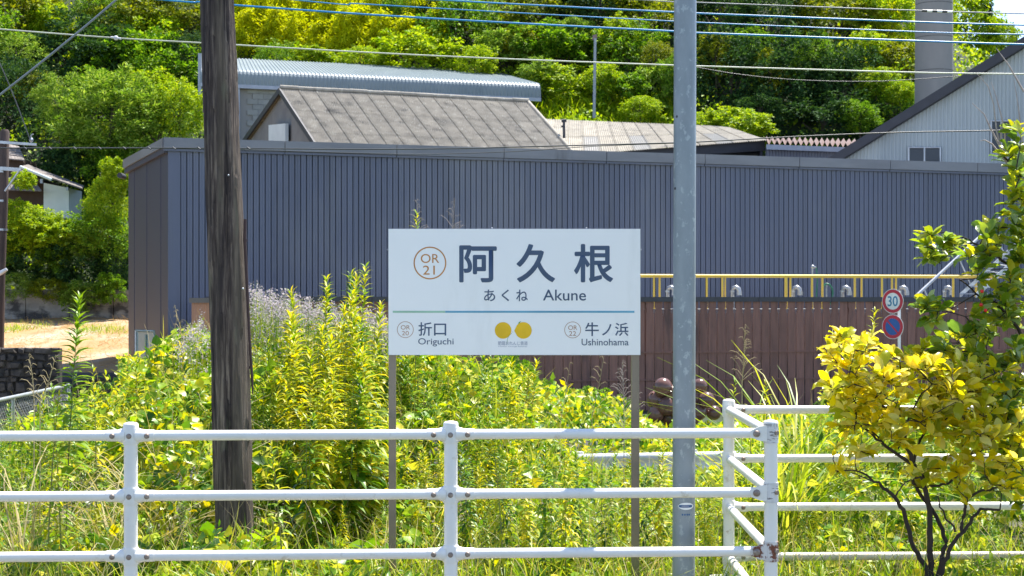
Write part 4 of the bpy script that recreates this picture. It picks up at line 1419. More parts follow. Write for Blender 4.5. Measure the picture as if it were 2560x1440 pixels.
EX = [(40, 140, 150, 120, 'pale', 'small pale tree at the left edge just under the pale wire'), (120, 60, 150, 130, 'bright', 'small bright tree in the upper left corner'),
      (250, 30, 140, 110, 'mid', 'small green tree at the top edge beside the diagonal wire'), (240, 220, 150, 120, 'mid', 'small green tree above the big feathery tree'),
      (370, 240, 160, 130, 'bright', 'small bright tree between the feathery tree and the block store'), (480, 130, 110, 110, 'dark', 'small dark tree half behind the wooden pole'),
      (90, 220, 130, 110, 'olive', 'small olive tree above the service pole'), (1190, 160, 130, 110, 'bright', 'small bright tree behind the blue-grey roof ridge'),
      (1100, 40, 130, 110, 'dark', 'dark gap tree between bamboo and the pale trees'), (1310, 110, 140, 110, 'olive', 'small olive tree above the end of the blue-grey roof'),
      (1350, 190, 130, 90, 'pale', 'small pale bush right of the block store eave'), (1440, 90, 130, 120, 'pale', 'small pale tree left of the thin grey post top'),
      (1545, 95, 130, 110, 'bright', 'small bright tree right of the thin grey post top'), (1510, 200, 120, 100, 'bright', 'bright bush right of the thin grey post'),
      (1640, 150, 120, 120, 'olive', 'olive bush beside the steel pole at wire height'), (1600, 270, 120, 70, 'bright', 'low bright bush on the bank left of the steel pole'),
      (1690, 190, 100, 120, 'mid', 'green bush half behind the steel pole'), (1430, 20, 140, 100, 'dark', 'dark small tree at the top edge between the olive trees'),
      (1560, 10, 130, 90, 'bright', 'bright small tree at the top edge left of the steel pole'), (1790, 130, 130, 120, 'olive', 'olive small tree just right of the steel pole'),
      (1880, 110, 130, 100, 'mid', 'green small tree catching light among the dark trees'), (2030, 150, 150, 120, 'mid', 'green small tree in the middle of the dark hollow'),
      (2160, 130, 130, 110, 'bright', 'bright small tree left of the chimney at wire height'), (2190, 200, 120, 80, 'bright', 'flat bright tree layer left of the chimney'),
      (1930, 170, 120, 110, 'olive', 'olive small tree in the dark hollow'), (2150, 290, 130, 90, 'mid', 'small green tree above the dark barge'),
      (1900, 280, 130, 110, 'dark', 'small dark tree above the vine mound'), (2250, 230, 100, 70, 'bright', 'small bright flat tree touching the chimney foot'),
      (690, 150, 120, 90, 'mid', 'small green tree at the lower edge of the bamboo right of the wooden pole'), (900, 150, 140, 80, 'bright', 'bright shrub along the blue-grey roof ridge'),
      (1000, 30, 120, 110, 'mid', 'green tree tucked inside the bamboo grove'), (780, 145, 120, 70, 'bright', 'bright shrub at the foot of the bamboo grove')]
EX += [(-70 - 110 * i, 90 + 130 * (i % 3), 260, 240, ('mid', 'dark', 'olive', 'bright')[i % 4], 'hillside tree standing beyond the left edge, ' + ('nearest to the edge', 'second from the edge', 'third from the edge', 'fourth from the edge', 'fifth from the edge', 'sixth from the edge', 'farthest from the edge')[i]) for i in range(7)]
for (px, py, w, h, k, lab) in EX:
    hill_tree(px, py, w, h, k, lab, group='small trees on the hillside', Y=max(64, ray_hill(px, py) - 3.5))
hill_tree(150, 250, 150, 130, 'pale', 'small pale tree at the upper left shoulder of the big feathery tree', Y=71)
hill_tree(215, 350, 130, 130, 'olive', 'olive tree right of the tiled house roof', Y=72)
hill_tree(280, 310, 360, 260, 'feather', 'big feathery pale green tree in front of the dark trees left of the wooden pole', Y=70)
hill_tree(400, 330, 260, 200, 'pale', 'pale bushy tree between the feathery tree and the wooden pole', Y=69.5)
hill_tree(290, 440, 240, 220, 'mid', 'shaded green tree below the feathery tree, above the warehouse corner', Y=70)
hill_tree(450, 270, 150, 150, 'bright', 'small bright tree just left of the wooden pole above the warehouse', Y=69)
hill_tree(200, 420, 200, 160, 'dark', 'dark tree directly behind the pale blue house wall', Y=70)
hill_tree(1835, 308, 190, 90, 'bright', 'bright yellow-green vine mound over the end of the low shed', cat='vine mound', group='vine mounds', Y=75, name='vine_mound', trunk=False)
hill_tree(1760, 322, 100, 90, 'bright', 'small bright vine clump right behind the steel pole', cat='vine mound', group='vine mounds', Y=75, name='vine_mound', trunk=False)

# bamboo grove
nb_ = 0
ORD = ['one', 'two', 'three', 'four', 'five', 'six', 'seven', 'eight', 'nine', 'ten', 'eleven']
for row, (py, hgt_) in enumerate(((-20, 190), (25, 190), (75, 190), (110, 150))):
    for i in range(11):
        px = 585 + i * 56 + (28 if row % 2 else 0) + random.uniform(-12, 12)
        if px > 1160 - row * 30: continue
        hill_tree(px, py + random.uniform(-12, 12), 130, hgt_ + random.uniform(-20, 30), 'bamboo', 'feathery bamboo, ' + ('top row', 'second row', 'third row', 'lowest row')[row] + ' of the grove, number %s from the wooden pole' % ORD[i], cat='bamboo',
                  group='bamboo grove above the blue-grey roof', trunk=False)
for (px, py) in ((2250, 0), (2150, -10), (2180, 40), (2215, 110), (1120, 60), (1080, 110)):
    hill_tree(px, py, 120, 170, 'bamboo', 'feathery bamboo tip ' + {2250: 'highest, left of the chimney', 2150: 'at the top edge over the dark trees', 2180: 'over the dark trees left of the chimney', 2215: 'lowest one left of the chimney', 1120: 'just right of the main bamboo grove', 1080: 'at the lower right corner of the bamboo grove'}[px], cat='bamboo', group='scattered bamboo', trunk=False)

# vines and bushes on the bank at the left
BUSH = [
    (60, 450, 80, 60, 'bright', 'small bright vine tuft climbing before the old house roof'),
    (35, 535, 120, 90, 'bright', 'bright vine mound left of the pale house wall'),
    (60, 580, 180, 120, 'bright', 'bright vine mound at the left edge under the house'),
    (262, 520, 120, 170, 'bright', 'tall bright vine mound against the warehouse corner'),
    (150, 590, 180, 90, 'bright', 'bright vine mound right below the pale house wall'),
    (290, 440, 90, 110, 'bright', 'climbing bright vine tip beside the warehouse verge'),
    (250, 590, 190, 150, 'mid', 'green vine mound in the middle of the bank beside the warehouse'),
    (105, 560, 120, 80, 'bright', 'bright vine lobe between the left mounds under the house'), (205, 605, 130, 90, 'pale', 'pale leafy lobe low in the middle of the bank'),
    (20, 620, 110, 90, 'mid', 'green vine lobe low at the left edge'), (130, 640, 120, 80, 'mid', 'green vine lobe above the retaining wall middle'),
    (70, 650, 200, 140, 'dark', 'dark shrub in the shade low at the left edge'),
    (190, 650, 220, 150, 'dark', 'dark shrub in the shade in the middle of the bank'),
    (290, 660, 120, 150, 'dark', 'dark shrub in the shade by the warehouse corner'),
    (30, 715, 130, 70, 'pale', 'pale bush hanging over the left end of the retaining wall'),
    (120, 722, 130, 70, 'olive', 'olive bush hanging over the middle of the retaining wall'),
    (205, 735, 140, 85, 'pale', 'pale bush drooping lowest over the retaining wall'),
    (275, 720, 90, 80, 'mid', 'green bush on the retaining wall beside the warehouse'),
]
for (px, py, w, h, k, lab) in BUSH:
    hill_tree(px, py, w, h, k, lab, cat='bush', group='vines and bushes on the left bank', Y=63.4 if k == 'dark' else (61.9 if py > 700 else 62.6), name='vine_bush', trunk=False)

# undergrowth over the whole slope
n = 90000
X = rng.uniform(-42, 48, n); Y = rng.uniform(HILL0, 125, n)
cl_ = np.array([noise.noise(Vector((x * .35, y * .35, 3))) for x, y in zip(X, Y)])
Z = hill_z(X, Y) + rng.uniform(0.0, 1.0, n) + np.maximum(cl_, 0) * 3.0
keep = ~((X > -17) & (X < 30) & (Y < 70) & (Z < 9))
X, Y, Z = X[keep], Y[keep], Z[keep]; n = len(X)
pos = np.stack([X, Y, Z], 1)
V, Fs = scatter(T_diamond(.6), pos, rdir(n, -.2), nrm(rng.normal(size=(n, 3)) * .6 + np.array([0, -.6, 1])), rng.uniform(.14, .36, n))
tag(link('undergrowth', raw_mesh('undergrowth', V, Fs, L['bright'])), kind='stuff', label='mixed green undergrowth covering the slope between the trees', cat='undergrowth')
# tall bright grass on the bank behind the low shed
n = 9000
px = rng.uniform(1335, 1720, n); X0 = (px - CX) / F * 76; Y0 = 76 + rng.uniform(-1.5, 7, n)
X0 = (px - CX) / F * Y0
Z0 = hill_z(X0, Y0)
V, Fs = scatter(T_blade(.06, .6, 4), np.stack([X0, Y0, Z0], 1), nrm(rng.normal(size=(n, 3)) * .35 + np.array([0, 0, 1])), rdir(n), rng.uniform(.7, 1.7, n))
tag(link('bank_grass', raw_mesh('bank_grass', V, Fs, L['bright'])), kind='stuff', label='tall bright grass on the bank behind the low shed', cat='grass')
# weeds in the dry field
n = 9000
X0 = rng.uniform(-30, -11, n); Y0 = 43.3 + 19 * rng.uniform(0, 1, n)
Z0 = np.interp(Y0, [43, 63], [0.05, 1.55])
gm = (Y0 > 54.5)
V1 = scatter(T_blade(.03, .9, 3), np.stack([X0, Y0, Z0], 1), nrm(rng.normal(size=(n, 3)) * np.array([1, .8, .3]) + np.array([0, 0, .35])), rdir(n), rng.uniform(.15, .4, n))
tag(link('dry_grass', raw_mesh('dry_grass', V1[0], V1[1], L['fieldstraw'])), kind='stuff', label='mown straw-coloured dry grass lying on the field', cat='dry grass')
n = 3800
X0 = rng.uniform(-30, -11, n); Y0 = rng.normal(57.2, .9, n)
msk = np.array([noise.noise(Vector((x * .5, y * .2, 9))) > -.05 for x, y in zip(X0, Y0)])
X0, Y0 = X0[msk], Y0[msk]; n = len(X0)
Z0 = np.interp(Y0, [43, 63], [0.05, 1.55])
V1 = scatter(T_blade(.05, .8, 3), np.stack([X0, Y0, Z0], 1), nrm(rng.normal(size=(n, 3)) * .5 + np.array([0, 0, 1])), rdir(n), rng.uniform(.15, .4, n))
tag(link('field_weeds', raw_mesh('field_weeds', V1[0], V1[1], L['bright'])), kind='stuff', label='line of green weeds across the back of the dry field', cat='weeds')

for (px, py, w, h, k, lab, Y) in ((1290, 945, 130, 130, 'mid', 'green shrub against the brown fence under the station board', 35.5), (1350, 985, 120, 90, 'mid', 'low green shrub against the brown fence right of the taller one', 34.5),
                                  (1450, 1010, 150, 90, 'mid', 'wide low shrub before the brown fence left of the right sign post', 34), (1545, 1030, 120, 80, 'mid', 'low shrub beside the dead plume and the brown floats', 34),
                                  (2110, 1000, 140, 90, 'mid', 'shrub before the brown fence left of the yellow citrus', 35)):
    hill_tree(px, py, w, h, k, lab, cat='shrub', group='shrubs along the brown fence', Y=Y, name='shrub', trunk=False)
# thin grey post on the hillside
Yp = 76
hp = thing('hill_post', P(1486, 285, Yp), 'thin grey post with a rusty cap standing on the grassy bank', 'post')
part('shaft', MB().tube([P(1485, 295, Yp), P(1488, 96, Yp)], [.085, .07], 10), M['galv'], hp)
part('cap', MB().prism([P(1481, 100, Yp), P(1493, 97, Yp), P(1492, 85, Yp), P(1482, 88, Yp)], (0, .2, 0)), M['rust_roof'], hp)

# ------------------------------------------------------------------ weed thicket behind the pipe fence
NX = [-200, 0, 100, 250, 340, 410, 520, 640, 800, 960, 1100, 1240, 1300, 1380, 1500, 1820, 1900, 2100, 2300, 2560, 2760]
NYt = [1120, 1110, 1085, 1030, 990, 890, 880, 890, 870, 885, 890, 920, 975, 1120, 1185, 1190, 1150, 1060, 1030, 1000, 1000]


def weed_top(px, Y):
    """upper limit (world z) of the thicket at a column and depth, lower towards the fence"""
    sky_ = np.interp(px, NX, NYt)
    py = 1462 + (sky_ - 1462) * sstep(10.7, 16.8, Y) ** .75
    return CZ + (HY - py) / F * Y


def weed_sample(n, y0=9.9, y1=20.5, px0=-120, px1=2680, pw=1.0):
    Y = y0 + (y1 - y0) * rng.uniform(0, 1, n) ** pw
    px = rng.uniform(px0, px1, n)
    X = (px - CX) / F * Y
    lump = np.array([noise.noise(Vector((x * 1.1, y * 1.1, 0))) + .5 * noise.noise(Vector((x * 2.9, y * 2.9, 5))) for x, y in zip(X, Y)])
    zt = weed_top(px, Y) + np.where((px > 1290) & (px < 1840), .10, .52) * lump * sstep(10.2, 12.5, Y) + .05 * lump
    zb = base_z(X, Y)
    return px, X, Y, np.maximum(zt, zb + .08), zb, lump


def out_dir(n):
    return nrm(rng.normal(size=(n, 3)) * .7 + np.array([0.15, -.1, .95]))


# broad vine leaves
px, X, Y, zt, zb, lump = weed_sample(38000, pw=1.1)
keep = (lump + np.interp(px, [0, 300, 360, 1000, 1300, 1900, 2560], [-.35, -.2, .12, .12, -.15, -.05, .0]) + rng.uniform(-.15, .15, len(px)) > -.02)
px, X, Y, zt, zb = (a[keep] for a in (px, X, Y, zt, zb))
n = len(X)
Z = np.maximum(zt - rng.exponential(.16, n), zb + .02)
pos = np.stack([X, Y, Z], 1)
yd = nrm(rng.normal(size=(n, 3)) * np.array([1, 1, .5]) + np.array([0, -.2, -.35]))
V, Fs = scatter(T_broad(.92), pos, yd, out_dir(n), rng.uniform(.05, .125, n) * np.where(px < 1000, 1.1, .95))
tag(link('vine_cover', raw_mesh('vine_cover', V, Fs, L['vine'])), kind='stuff', label='broad-leaved vines sprawling over the weeds behind the white pipe fence', cat='vines')
# narrow leaved weeds
px, X, Y, zt, zb, lump = weed_sample(42000)
n = len(X)
Z = np.maximum(zt - rng.exponential(.22, n), zb + .02)
pos = np.stack([X, Y, Z], 1)
V, Fs = scatter(T_lance(.22, .25), pos, nrm(rng.normal(size=(n, 3)) + np.array([0, 0, .2])), out_dir(n), rng.uniform(.06, .16, n))
tag(link('leafy_weeds', raw_mesh('leafy_weeds', V, Fs, L['goldgreen'])), kind='stuff', label='tangle of narrow-leaved green weeds behind the white pipe fence', cat='weeds')
# grass blades and bent stalks
px, X, Y, zt, zb, lump = weed_sample(19000)
n = len(X)
hh = np.maximum(zt - zb, .2)
lst = []
third = n // 3
for k, bend in enumerate((.25, .7, 1.2)):
    s_ = slice(k * third, (k + 1) * third)
    m_ = third
    root = np.stack([X[s_], Y[s_], zt[s_] - rng.uniform(.15, .5, m_)], 1)
    root[:, 2] = np.maximum(root[:, 2], zb[s_])
    lst.append(scatter(T_blade(.022, bend), root, nrm(rng.normal(size=(m_, 3)) * .38 + np.array([0, 0, 1])), rdir(m_), rng.uniform(.22, .52, m_)))
V, Fs = merge(lst)
tag(link('tall_grass', raw_mesh('tall_grass', V, Fs, L['grass'])), kind='stuff', label='long green grass blades rising through the weeds', cat='grass')
# straw coloured stalks
px, X, Y, zt, zb, lump = weed_sample(3200)
n = len(X)
root = np.stack([X, Y, np.maximum(zt - rng.uniform(.2, .5, n), zb)], 1)
V, Fs = scatter(T_blade(.007, .5), root, nrm(rng.normal(size=(n, 3)) * .4 + np.array([0, 0, 1])), rdir(n), rng.uniform(.4, .85, n))
tag(link('dry_stalks', raw_mesh('dry_stalks', V, Fs, L['drygrass'])), kind='stuff', label='thin straw-coloured stalks scattered through the weeds', cat='dry stalks')
# weeds beyond the guard rail, up to the fence
n = 30000
Y = rng.uniform(23.6, 36.5, n); px = rng.uniform(300, 2650, n)
skyb = np.interp(px, [300, 900, 1240, 1420, 1560, 1620, 1700, 1800, 1900, 2100, 2600], [900, 930, 940, 985, 1015, 1065, 1085, 1080, 1050, 1030, 1000])
zt = CZ + (HY - skyb) / F * Y + .3 * np.array([noise.noise(Vector((a * .03, b * .9, 2))) for a, b in zip(px, Y)])
X = (px - CX) / F * Y
Z = np.maximum(zt - np.where(rng.uniform(size=n) < .5, rng.exponential(.2, n), rng.uniform(0, 1.2, n)), -.78)
pos = np.stack([X, Y, Z], 1)
V, Fs = scatter(T_diamond(.55), pos, nrm(rng.normal(size=(n, 3)) + np.array([0, 0, -.1])), out_dir(n), rng.uniform(.09, .2, n))
tag(link('roadside_weeds', raw_mesh('roadside_weeds', V, Fs, L['vine'])), kind='stuff', label='leafy weeds along the foot of the brown board fence', cat='weeds')
# mauve fluffy seed heads
n = 5200
Y = rng.uniform(15.5, 18, n)
px = np.concatenate([rng.uniform(625, 965, n - 1200), rng.uniform(440, 525, 500), rng.uniform(940, 1010, 700)])
topp = np.interp(px, [440, 500, 525, 625, 650, 720, 800, 960, 1010], [860, 800, 830, 715, 735, 745, 770, 800, 850])
py = topp + rng.exponential(50, n) + 14 * np.sin(px * .21) + rng.uniform(-12, 12, n)
X = (px - CX) / F * Y
pos = np.stack([X, Y, CZ + (HY - py) / F * Y], 1)
pos = np.repeat(pos, 3, 0) + rng.normal(size=(n * 3, 3)) * .022
V, Fs = scatter(T_diamond(.8), pos, rdir(n * 3), out_dir(n * 3), rng.uniform(.012, .030, n * 3))
tag(link('seed_fluff', raw_mesh('seed_fluff', V, Fs, L['mauve'])), kind='stuff', label='hazy mass of pale mauve seed heads between the wooden pole and the station board', cat='seed heads')
sel = pos[::9]
m_ = len(sel)
V, Fs = scatter(T_blade(.008, .15, 3), sel - np.array([0, 0, .42]), nrm(rng.normal(size=(m_, 3)) * .12 + np.array([0, 0, 1])), rdir(m_), np.full(m_, .45))
tag(link('fluff_stems', raw_mesh('fluff_stems', V, Fs, L['goldgreen'])), kind='stuff', label='thin branching stems under the pale mauve seed heads', cat='stems')

# goldenrod stalks
GA = math.radians(137.5)


def golden_arrays(h, nl, ll, seed, full=.12):
    r = np.random.default_rng(seed)
    bx, by = r.uniform(-.07, .07, 2)
    t = np.linspace(full, 1.0, nl) ** .8
    z = t * h
    cx_ = bx * t ** 2 * h; cy_ = by * t ** 2 * h
    a = np.arange(nl) * GA + r.uniform(-.3, .3, nl)
    el = np.radians(-12 + 70 * t ** 3.5 + r.uniform(-14, 14, nl))
    out = np.stack([np.cos(a) * np.cos(el), np.sin(a) * np.cos(el), np.sin(el)], 1)
    upv = np.stack([-np.cos(a) * np.sin(el), -np.sin(a) * np.sin(el), np.cos(el)], 1)
    ln = ll * (1 - .62 * t ** 3) * r.uniform(.8, 1.15, nl) * np.where(t < .3, .75, 1)
    return np.stack([cx_, cy_, z], 1), out, upv, ln, (bx, by)


def stem_mb(h, bxy, r=.006):
    return MB().tube([(bxy[0] * t * t * h, bxy[1] * t * t * h, t * h) for t in np.linspace(0, 1, 7)], [r * (1 - .75 * t) for t in np.linspace(0, 1, 7)], 5)


GOLD = []
for k in range(7):
    h = 1.5
    pos, out, upv, ln, bxy = golden_arrays(h, 130, .20, 40 + k, .05)
    V, Fs = scatter(T_lance(.23, .22 + .05 * (k % 3)), pos, out, upv, ln)
    GOLD.append((raw_mesh('foliage', V, Fs, L['golden'] if k % 2 else L['goldgreen']), stem_mb(h, bxy).mesh('stem', M['stem'])))


def goldenrod(X, Y, ztip, label, group, k=None):
    zb = float(base_z(X, Y)); k = random.randrange(len(GOLD)) if k is None else k
    t = thing('goldenrod', (X, Y, zb), label, 'goldenrod', group)
    s = max(ztip - zb, .3) / 1.5
    for nm_, me in (('foliage', GOLD[k][0]), ('stem', GOLD[k][1])):
        o = link(nm_, me, t); o.scale = (min(s, 1.15),) * 2 + (s,)
        o.rotation_euler = (random.uniform(-.06, .06), random.uniform(-.06, .06), 0)
    t.rotation_euler = (0, 0, random.uniform(0, 6.28))
    return t


leafme = [raw_mesh('leaf', *T_lance(.235, .16 + .12 * q), L['golden' if q else 'goldgreen']) for q in range(3)]


def hero_goldenrod(px, py, Y, label, nl=58, ll=.15, dark=False, seed=1, lean=0):
    tip = P(px, py, Y)
    zb = float(base_z(tip.x, Y)); h = tip.z - zb
    t = thing('goldenrod', (tip.x - lean * h, Y, zb), label, 'goldenrod', 'tall goldenrod stalks')
    full = max(.05, 1 - 1.5 / h); nl = int(nl * 1.25); ll *= 1.25
    pos, out, upv, ln, bxy = golden_arrays(h, nl, ll, seed, full)
    link('stem', stem_mb(h, bxy, .008).mesh('stem', M['stem']), t)
    for i in range(nl):
        y = Vector(out[i]).normalized(); x = y.cross(Vector(upv[i])).normalized(); z = x.cross(y)
        o = link('leaf', leafme[0 if dark else random.choice((0, 1, 1, 2))], t)
        R = Matrix((x, y, z)).transposed().to_4x4()
        o.matrix_local = Matrix.Translation(pos[i]) @ R @ Matrix.Scale(float(ln[i]), 4)
    t.rotation_euler = (0, math.atan(lean), 0)
    return t


HEROES = [
    (164, 748, 11.6, 'tallest dark green goldenrod at the left, standing clear before the dry field', 100, .20, True),
    (118, 985, 10.9, 'small goldenrod tip left of the tall dark one, before the chain-link fence', 50, .13, False),
    (152, 972, 11.1, 'small goldenrod just left of the tall dark one', 56, .14, True),
    (252, 925, 12.2, 'goldenrod tip just right of the tall dark one', 50, .13, False),
    (882, 668, 15.2, 'tallest yellow-green goldenrod tip left of the station board', 70, .19, False),
    (800, 698, 15.0, 'second tall goldenrod tip left of the station board', 70, .19, False),
    (845, 735, 14.8, 'thick goldenrod between the two tall tips left of the station board', 70, .21, False),
    (1026, 538, 15.6, 'goldenrod tip peeping over the upper left corner of the station board', 55, .15, False),
    (1815, 958, 11.9, 'goldenrod tip behind the rear corner post of the pipe fence', 50, .11, False),
    (1915, 962, 13.0, 'goldenrod tip just right of the rear corner post', 50, .13, False),
    (2154, 778, 14.0, 'goldenrod tip rising over the yellow citrus, left of the road sign', 60, .15, False),
    (700, 1085, 10.2, 'pale goldenrod right of the wooden pole, just behind the front pipe fence', 55, .13, False),
    (1255, 1090, 10.4, 'goldenrod behind the front pipe fence under the middle of the station board', 55, .13, False),
    (1890, 1020, 12.6, 'low goldenrod between the two corner posts', 46, .11, False),
]
for i, (px, py, Y, lab, nl, ll, dk_) in enumerate(HEROES):
    hero_goldenrod(px, py, Y, lab, nl, ll, dk_, seed=100 + i, lean=0 if i == 0 else random.uniform(-.03, .03))
CLX = [(735, 790, 14.6), (790, 745, 15.2), (815, 725, 15.4), (855, 700, 15.5), (870, 690, 15.6), (895, 715, 15.4), (915, 800, 14.6), (750, 850, 13.6), (815, 850, 13.5), (890, 850, 13.4), (925, 880, 13.2), (860, 960, 12.6), (905, 940, 12.8), (830, 1010, 12.2), (770, 1040, 12.0)]
CLN = ['left edge', 'upper left', 'just under the second tip', 'just left of the tallest tip', 'close beside the tallest tip', 'right shoulder', 'right flank', 'left flank lower', 'middle lower', 'right lower', 'right foot', 'front middle', 'front right low', 'front low', 'front left low']
for i, (px, py, Y) in enumerate(CLX):
    if i in (1, 5, 7, 9, 13): continue
    g_ = goldenrod(P(px, 0, Y).x, Y, P(0, py, Y).z, 'goldenrod in the tall clump left of the station board, ' + CLN[i], 'goldenrod clump left of the station board', (1, 4, 0, 3, 2)[i % 5])
    for c_ in g_.children: c_.scale = (c_.scale[0] * 1.25, c_.scale[1] * 1.25, c_.scale[2])
for i, (px, py, Y) in enumerate([(770, 730, 15.3), (820, 770, 14.3), (865, 790, 14.2), (905, 765, 15), (760, 800, 14), (840, 820, 13.6), (870, 880, 13), (800, 880, 13.2), (830, 930, 12.6), (780, 960, 12.4)]):
    goldenrod(P(px, 0, Y).x, Y, P(0, py, Y).z, 'goldenrod in the dense clump left of the station board, ' + ['far left tip', 'middle of the back', 'under the second tallest tip', 'touching the board', 'left flank', 'centre', 'front right', 'front left', 'lowest centre', 'lowest left'][i], 'goldenrod clump left of the station board', 2 * (i % 3) + 1)
ZONES = [(-60, 327, 'left of the first fence post'), (327, 530, 'between the first fence post and the wooden pole'), (530, 800, 'right of the wooden pole'),
         (800, 1127, 'left of the middle fence post'), (1127, 1340, 'right of the middle fence post'), (1340, 1680, 'left of the steel pole'),
         (1680, 1930, 'between the steel pole and the corner post'), (1930, 2250, 'behind the yellow citrus'), (2250, 2700, 'at the right behind the rear rails')]
for i in range(190):
    px = random.uniform(-40, 2600); Y = random.uniform(11.25, 17.0)
    if i < 60: px = random.choice([random.uniform(-40, 330), random.uniform(630, 1000), random.uniform(990, 1330)])
    if 1330 < px < 1840 and Y > 12.5: Y = random.uniform(11.2, 12.2)
    if abs(px - 580) < 75 or abs(px - 1710) < 45: Y = random.uniform(12.6, 15)
    X = P(px, 0, Y).x
    zt_ = float(weed_top(px, Y)) + random.uniform(.08, .45)
    if 60 < px < 330 and Y > 12: zt_ = min(zt_, 1.25)
    if 1330 < px < 1840: zt_ = min(zt_, CZ + (HY - random.uniform(1120, 1200)) / F * Y)
    zone = [z_[2] for z_ in ZONES if z_[0] <= px < z_[1]][0]
    dep = 'in the front row' if Y < 11.8 else 'low in front' if Y < 12.6 else ('halfway back' if Y < 14.8 else 'far back')
    k = random.randrange(7)
    hz = 'tall' if zt_ > 1.25 else ('short' if zt_ < .7 else 'knee-high')
    goldenrod(X, Y, zt_, '%s %s goldenrod %s, %s' % (hz, 'yellowish' if k % 2 else 'dark green', dep, zone), 'goldenrod among the weeds', k)
for i in range(13):
    px = 1180 + 48 * i + random.uniform(-15, 15); Y = random.uniform(11.15, 12.2)
    if abs(px - 1710) < 45: continue
    ref = 'under the board centre' if px < 1380 else ('left of the right sign post' if px < 1585 else 'beside the steel pole')
    goldenrod(P(px, 0, Y).x, Y, P(0, random.uniform(1090, 1210), Y).z, 'goldenrod in front of the white guard rail, ' + ref, 'goldenrod before the guard rail', i % 7)


# arching silver grass tuft, dry wisps
def grass_tuft(name, px, py, Y, nbl, length, label, mat, spread=.55, w=.012, cat='grass tuft', grp=None, bend=.6, wd=1):
    c = P(px, py, Y)
    zb = float(base_z(c.x, Y)); r0 = Vector((c.x, Y, zb))
    t = thing(name, r0, label, cat, grp)
    d = nrm(rng.normal(size=(nbl, 3)) * np.array([spread, spread, .1]) + np.array([0, 0, 1]))
    L0 = (c.z - zb)
    root = rng.normal(size=(nbl, 3)) * np.array([.05, .05, 0])
    V, Fs = scatter(T_blade(w, bend), root, d, nrm(d * np.array([-1, -1, .2]) + rng.normal(size=(nbl, 3)) * .2), (L0 + length) * rng.uniform(.5, 1.1, nbl))
    link('blades', raw_mesh('blades', V, Fs, mat), t)
    return t


grass_tuft('silver_grass', 1960, 1080, 13.2, 90, 1.25, 'arching silver grass tuft fanning out before the brown fence, right of the corner posts', L['grass'], .45, .010)
grass_tuft('silver_grass', 2010, 1090, 14.0, 70, 1.15, 'second arching silver grass tuft just left of the yellow citrus', L['grass'], .4, .010)
grass_tuft('silver_grass', 1870, 1090, 13.6, 45, 1.05, 'sparse silver grass tuft behind the rear corner post', L['grass'], .4, .009)
grass_tuft('dry_tuft', 300, 1090, 12.2, 50, .6, 'pale wispy dry grass tuft at the left over the weeds', L['drygrass'], .6, .006)
grass_tuft('dry_tuft', 420, 1000, 13.0, 60, .55, 'pale wispy dry grass tuft left of the wooden pole', L['drygrass'], .6, .006)
grass_tuft('dry_tuft', 60, 1120, 11.6, 36, .7, 'dry grass tuft at the left edge before the chain-link fence', L['drygrass'], .5, .006)


def dry_plume(px0, py0, px1, py1, Y, label, dens=26, mat='deadwood', seed=0):
    r = random.Random(seed)
    a, c = P(px0, py0, Y), P(px1, py1, Y)
    zb = float(base_z(a.x, Y))
    t = thing('dry_plume', (a.x, Y, zb), label, 'dry plume', 'dry seed plumes')
    part('stalk', MB().tube([(a.x, Y, zb), a, a.lerp(c, .5) + Vector((.01, 0, 0)), c], [.005, .004, .003, .0015], 5), M[mat], t)
    b = MB()
    H = (c - a).length
    for i in range(dens):
        s = a.lerp(c, (i + .5) / dens)
        sg = r.choice((-1, 1))
        ln_ = H * .34 * (1.1 - i / dens) * r.uniform(.5, 1.1)
        e = s + Vector((sg * ln_ * r.uniform(.4, 1), r.uniform(-.3, .3) * ln_, ln_ * r.uniform(.5, 1.0)))
        m1 = s.lerp(e, .5) + Vector((0, 0, .02))
        b.tube([s, m1, e, e + Vector((sg * .015, 0, -.01))], [.0028, .0022, .002, .001], 4, caps=False)
    tag(part('wisps', b, M[mat], t), kind='stuff')


dry_plume(1045, 640, 1042, 500, 16.0, 'dark wispy dry plume rising over the left part of the station board', 24, 'deadwood', 1)
dry_plume(1120, 640, 1138, 498, 16.0, 'second dark wispy dry plume over the station board', 24, 'deadwood', 2)
dry_plume(1560, 1080, 1555, 905, 14.5, 'feathery dead plume just left of the right sign post', 40, 'deadwood', 3)
dry_plume(1400, 1060, 1425, 905, 15.5, 'thin tan stalk before the brown fence under the station board', 10, 'straw', 4)
dry_plume(1480, 1040, 1510, 890, 15.5, 'tan stalk with few side twigs left of the right sign post', 10, 'straw', 5)
dry_plume(1855, 960, 1862, 815, 14.0, 'single pale seed stalk right of the grey steel pole', 26, 'straw', 6)
dry_plume(85, 1000, 72, 885, 12.5, 'thin straw stalk before the dark stone wall', 12, 'straw', 7)
dry_plume(100, 1010, 140, 890, 12.5, 'bent straw seed head before the dark stone wall', 14, 'straw', 8)
dry_plume(455, 850, 437, 765, 16.5, 'reddish dry plume in front of the warehouse corner', 14, 'straw', 9)

# ------------------------------------------------------------------ galvanised pole and old wooden pole
gp = P(1710, 0, 10.2)
gpo = thing('steel_pole', (gp.x, 10.2, 0), 'galvanised grey round steel pole standing right of the station board', 'steel pole')
part('shaft', MB().tube([P(1708, 1700, 10.2), P(1709, 1440, 10.2), P(1713, 0, 10.2), P(1714, -400, 10.2)], [.0775, .0770, .0765, .076], 48), M['galv'], gpo)
